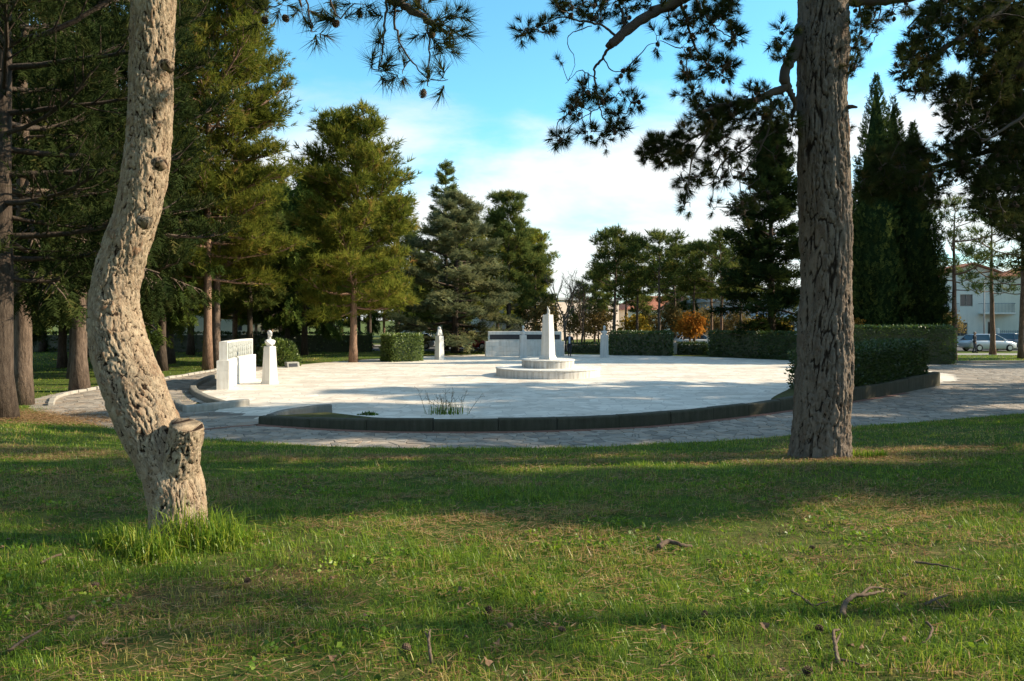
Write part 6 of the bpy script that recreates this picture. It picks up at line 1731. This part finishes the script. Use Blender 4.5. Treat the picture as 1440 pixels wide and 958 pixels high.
# ================================================================== parked cars
def car_paint(name, c):
    t = NT(name); return t.pbr(c, .32, None, .5, .25, **{'Coat Weight': .6, 'Coat Roughness': .1})
PAINT = {k: car_paint('paint_' + k, v) for k, v in {'silver': (.48, .50, .53), 'navy': (.03, .04, .07), 'black': (.018, .018, .02), 'red': (.35, .03, .025), 'white': (.72, .72, .72), 'grey': (.16, .17, .18)}.items()}
M['tyre'] = NT('tyre').pbr((.02, .02, .02), .85)
M['rim'] = NT('rim').pbr((.45, .46, .47), .3, None, .5, .8)
M['car_glass'] = NT('car_glass').pbr((.02, .025, .03), .06, None, .7)
M['headlight'] = NT('headlight').pbr((.7, .72, .75), .1, None, .6)
M['taillight'] = NT('taillight').pbr((.35, .02, .015), .2, None, .6)
def car(label, loc, rz, paint, L=4.1, H=1.46, group='parked cars'):
    """hatchback, nose towards +x"""
    t = thing('parked_car', label, 'car', loc, rz, group)
    h = L / 2; W = .86
    def loft(secs):
        n = len(secs[0]); V = np.array([p for s in secs for p in s], float); Q = []
        for i in range(len(secs) - 1):
            for j in range(n): Q.append((i * n + j, (i + 1) * n + j, (i + 1) * n + (j + 1) % n, i * n + (j + 1) % n))
        return V, [np.array(Q), np.arange(n)[None], (np.arange(n) + (len(secs) - 1) * n)[None, ::-1]]
    def sec(x, zb, zt, w, r=.12):
        return [(x, -w, zb + .08), (x, -w * .96, zb), (x, w * .96, zb), (x, w, zb + .08), (x, w * 1.0, zt - .18), (x, w * .96, zt - .05), (x, w * .80, zt), (x, -w * .80, zt), (x, -w * .96, zt - .05), (x, -w * 1.0, zt - .18)]
    secs = [sec(-h, .40, .74, W * .80), sec(-h + .08, .30, .92, W * .92), sec(-h + .45, .22, .96, W), sec(-h + 1.0, .2, .97, W * 1.01), sec(0, .2, .96, W * 1.02), sec(h - 1.25, .2, .94, W), sec(h - .6, .22, .86, W * .98), sec(h - .16, .26, .74, W * .88), sec(h, .34, .62, W * .70)]
    body = obj('body', MB().add(*loft(secs)).mesh('body', PAINT[paint], True), t)
    def cab(x, z, w): return [(x, -w, z), (x, w, z)]
    roof = [(-h + .28, .95, .80, .95), (-h + .62, H - .06, .62, .95), (-.35, H, .64, .95), (.35, H - .04, .63, .95), (h - 1.12, .95, .78, .94)]
    bl = [(-h + .2, .80), (-h + .5, .82), (-.35, .82), (.5, .82), (h - 1.0, .80)]
    V, Q = [], []
    for (x, z, w, _), (xb, wb) in zip(roof, bl): V += [(xb, -wb, .93), (x, -w, z), (x, w, z), (xb, wb, .93)]
    for i in range(4):
        for j in range(3): Q.append((i * 4 + j, (i + 1) * 4 + j, (i + 1) * 4 + j + 1, i * 4 + j + 1))
    obj('cabin', MB().add(np.array(V), np.array(Q)[:, ::-1]).mesh('cabin', M['car_glass']), t)
    obj('roof', MB().add(*loft([[(x, -w - .01, z - .03), (x, w + .01, z - .03), (x, w * .9, z + .03), (x, -w * .9, z + .03)] for x, z, w, _ in roof[1:4]])).mesh('roof', PAINT[paint], True), t)
    mb = MB()
    for s in (-1, 1):
        for (x, z, w, _), (xb, wb) in ((roof[1], bl[1]), (roof[2], bl[2]), (roof[3], bl[4]), (roof[1], bl[0])):
            mb.add(*tube([(xb, s * (wb + .005), .93), (x, s * (w + .008), z)], [.04, .03], 6))
    obj('pillars', mb.mesh('pillars', PAINT[paint]), t)
    for x in (-h + .78, h - .82):
        for s in (-1, 1):
            w = obj('wheel', MB().add(*box(-.05, .05, -.05, .05, -.05, .05)).mesh('hub', M['tyre']), t, (x, s * .80, .31))
            V, F = lathe([(.2, -.1), (.29, -.1), (.31, -.06), (.31, .06), (.29, .1), (.2, .1)], 20); obj('tyre', MB().add(V[:, [0, 2, 1]], F).mesh('tyre', M['tyre'], True), w)
            V, F = lathe([(.19, -.103), (.2, .103), (.06, .112)], 14); obj('rim', MB().add(V[:, [0, 2, 1]], F).mesh('rim', M['rim']), w)
    for s in (-1, 1):
        V, F = box(-.10, .10, -.15, .15, -.06, .06, .03); obj('headlight', MB().add(V, F).mesh('headlight', M['headlight']), t, (h - .16, s * .56, .66), (0, 0, -s * .35))
        V, F = box(-.06, .06, -.09, .09, -.12, .12, .03); obj('taillight', MB().add(V, F).mesh('taillight', M['taillight']), t, (-h + .12, s * .66, .78))
        obj('mirror', MB().add(*box(-.07, .07, -.08, .08, -.06, .06, .03)).mesh('mirror', PAINT[paint]), t, (h - 1.35, s * .95, .98))
    return t
car('silver hatchback parked beside the orange lit pine trunk', (41.2, 61.6, .0), R(3), 'silver', 4.3)
car('dark blue car parked in front of the iron fence', (45.6, 64.8, .008), R(-1), 'navy', 4.4)
car('black estate car parked at the right edge', (50.2, 66.3, .008), R(1), 'black', 4.6, 1.55)
car('dark grey car behind the person by the street', (37.2, 65.6, .008), R(2), 'grey', 4.3)
car('red car glimpsed under the cedar', (-3.9, 65.0, .008), R(2), 'red', 4.0)
car('white car glimpsed under the cedar beside the red one', (-9.3, 66.5, .008), R(181), 'white', 4.2)
car('white car glimpsed through the gap beside the shop', (17.2, 66.2, .008), R(1), 'white', 4.1)
car('grey car half hidden by the left hedge trunks', (-21.5, 65.4, .008), R(0), 'grey', 4.2)

# litter bin and pole
t = thing('litter_bin', 'square stone litter bin beside the dark hedge end', 'bin', (12.35, 55.2, .0), R(8))
obj('casing', MB().add(*box(-.36, .36, -.36, .36, .08, .95, .04)).mesh('casing', M['grey_stone']), t)
obj('foot', MB().add(*box(-.3, .3, -.3, .3, 0, .079)).mesh('foot', M['kerb_dark']), t)
obj('rim', MB().add(*lathe([(.2, .951), (.26, .951), (.26, 1.0), (.22, 1.02)], 20)).mesh('rim', M['lamp_metal']), t)
t = thing('street_pole', 'slim grey street lamp pole in front of the white house', 'lamp post', (47.0, 70.8, .13))
obj('pole', MB().add(*tube([(0, 0, 0), (0, 0, 3), (0, 0, 6.6)], [.09, .075, .05], 10)).mesh('pole', M['footway'], True), t)
obj('arm', MB().add(*tube([(0, 0, 6.5), (0, -.5, 6.9), (0, -1.3, 7.0)], [.04, .035, .03], 8)).mesh('arm', M['footway'], True), t)
obj('lamp_head', MB().add(*box(-.13, .13, -1.75, -1.2, 6.95, 7.08, .03)).mesh('lamp_head', M['lamp_metal']), t)

# ================================================================== people
def person(label, loc, rz, jacket, trousers, shirt, hair, stride=.2, arm=.25):
    """walking figure facing -y, 1.72 m; one skin with cloth colours by region"""
    mb = MB()
    ball(mb, (0, -.01, 1.60), (.075, .095, .115)); ball(mb, (0, -.035, 1.545), (.058, .066, .07)); limb(mb, (0, -.098, 1.615), (0, -.118, 1.585), .009, .014)
    ball(mb, (-.076, .0, 1.59), (.014, .022, .03)); ball(mb, (.076, 0, 1.59), (.014, .022, .03))
    limb(mb, (0, .01, 1.53), (0, .015, 1.42), .052, .06)
    limb(mb, (-.14, .01, 1.40), (.14, .01, 1.40), .075, .075); ball(mb, (0, 0, 1.25), (.19, .125, .22)); ball(mb, (0, 0, 1.03), (.165, .115, .2)); ball(mb, (0, .01, .92), (.175, .125, .13))
    for s in (-1, 1):
        hip = np.array([s * .095, 0, .9]); kn = np.array([s * .1, -s * stride * .45 - .03, .48]); an = np.array([s * .1, -s * stride + (.06 if s < 0 else 0), .09])
        limb(mb, hip, kn, .092, .062); limb(mb, kn, an, .06, .043); limb(mb, an + (0, .03, -.045), an + (0, -.15, -.055), .042, .034)
        sh_ = np.array([s * .20, .01, 1.38]); el = np.array([s * .245, s * arm * .4 + .02, 1.12]); wr = np.array([s * .235, s * arm - .06, .90])
        limb(mb, sh_, el, .062, .05); limb(mb, el, wr, .048, .034)
        pl = wr + np.array([0, -.02, -.06]); limb(mb, wr, pl, .03, .034)
        for q, L in enumerate((.062, .07, .066, .052)):
            b = pl + np.array([0, -.03 + q * .02, -.02]); m_ = b + np.array([-s * .006, -.008, -L * .5]); limb(mb, b, m_, .0115, .0105, 6); limb(mb, m_, m_ + np.array([-s * .016, -.004, -L * .5]), .0105, .009, 6)
        limb(mb, wr + np.array([0, -.035, -.03]), wr + np.array([-s * .012, -.062, -.075]), .013, .010, 6)
    me = remeshed(mb, .0135, 1)
    for m_ in (jacket, trousers, shirt, M['skin'], M['shoe']): me.materials.append(m_)
    n = len(me.vertices); co = np.empty(n * 3); me.vertices.foreach_get('co', co); co = co.reshape(-1, 3)
    me.materials.clear()
    for m_ in (jacket, trousers, shirt, M['skin'], M['shoe']): me.materials.append(m_)
    idx = []
    for p in me.polygons:
        c = p.center
        if c.z > 1.47: k = 3
        elif c.z < .085: k = 4
        elif abs(c.x) > .19 and c.z < .895: k = 3
        elif c.z < .86: k = 1
        elif c.y < -.05 and abs(c.x) < .055 + .03 * (c.z - 1.0) and c.z > .95: k = 2
        else: k = 0
        idx.append(k)
    me.polygons.foreach_set('material_index', np.array(idx, np.int32)); me.polygons.foreach_set('use_smooth', np.ones(len(idx), bool))
    t = thing('person', label, 'person', loc, rz)
    obj('body', me, t)
    hb = MB(); ball(hb, (0, .018, 1.635), (.084, .094, .094)); ball(hb, (0, .04, 1.58), (.078, .07, .09))
    obj('hair', remeshed(hb, .014, 1), t)
    hm = t.children[-1].data if t.children[-1].name.startswith('hair') else [c for c in t.children if c.name.startswith('hair')][0].data
    hm.materials.clear(); hm.materials.append(hair); hm.polygons.foreach_set('use_smooth', np.ones(len(hm.polygons), bool))
    return t
M['skin'] = NT('skin').pbr((.42, .25, .18), .6)
M['shoe'] = NT('shoe').pbr((.02, .018, .016), .6)
cloth = lambda n, c: NT(n).pbr(c, .9)
person('person in dark jacket over a light shirt walking beside the memorial wall', (4.25, 52.4, .014), R(-12), cloth('dark_jacket', (.022, .022, .025)), cloth('dark_trousers', (.03, .03, .035)), cloth('light_shirt', (.5, .52, .58)), cloth('dark_hair', (.02, .016, .013)), .2)
person('person in dark coat standing by the parked silver car', (38.0, 58.4, .0), R(40), cloth('dark_coat', (.025, .027, .035)), cloth('jeans', (.05, .055, .08)), cloth('dark_top', (.04, .04, .05)), cloth('grey_hair', (.25, .22, .2)), .05, .05)
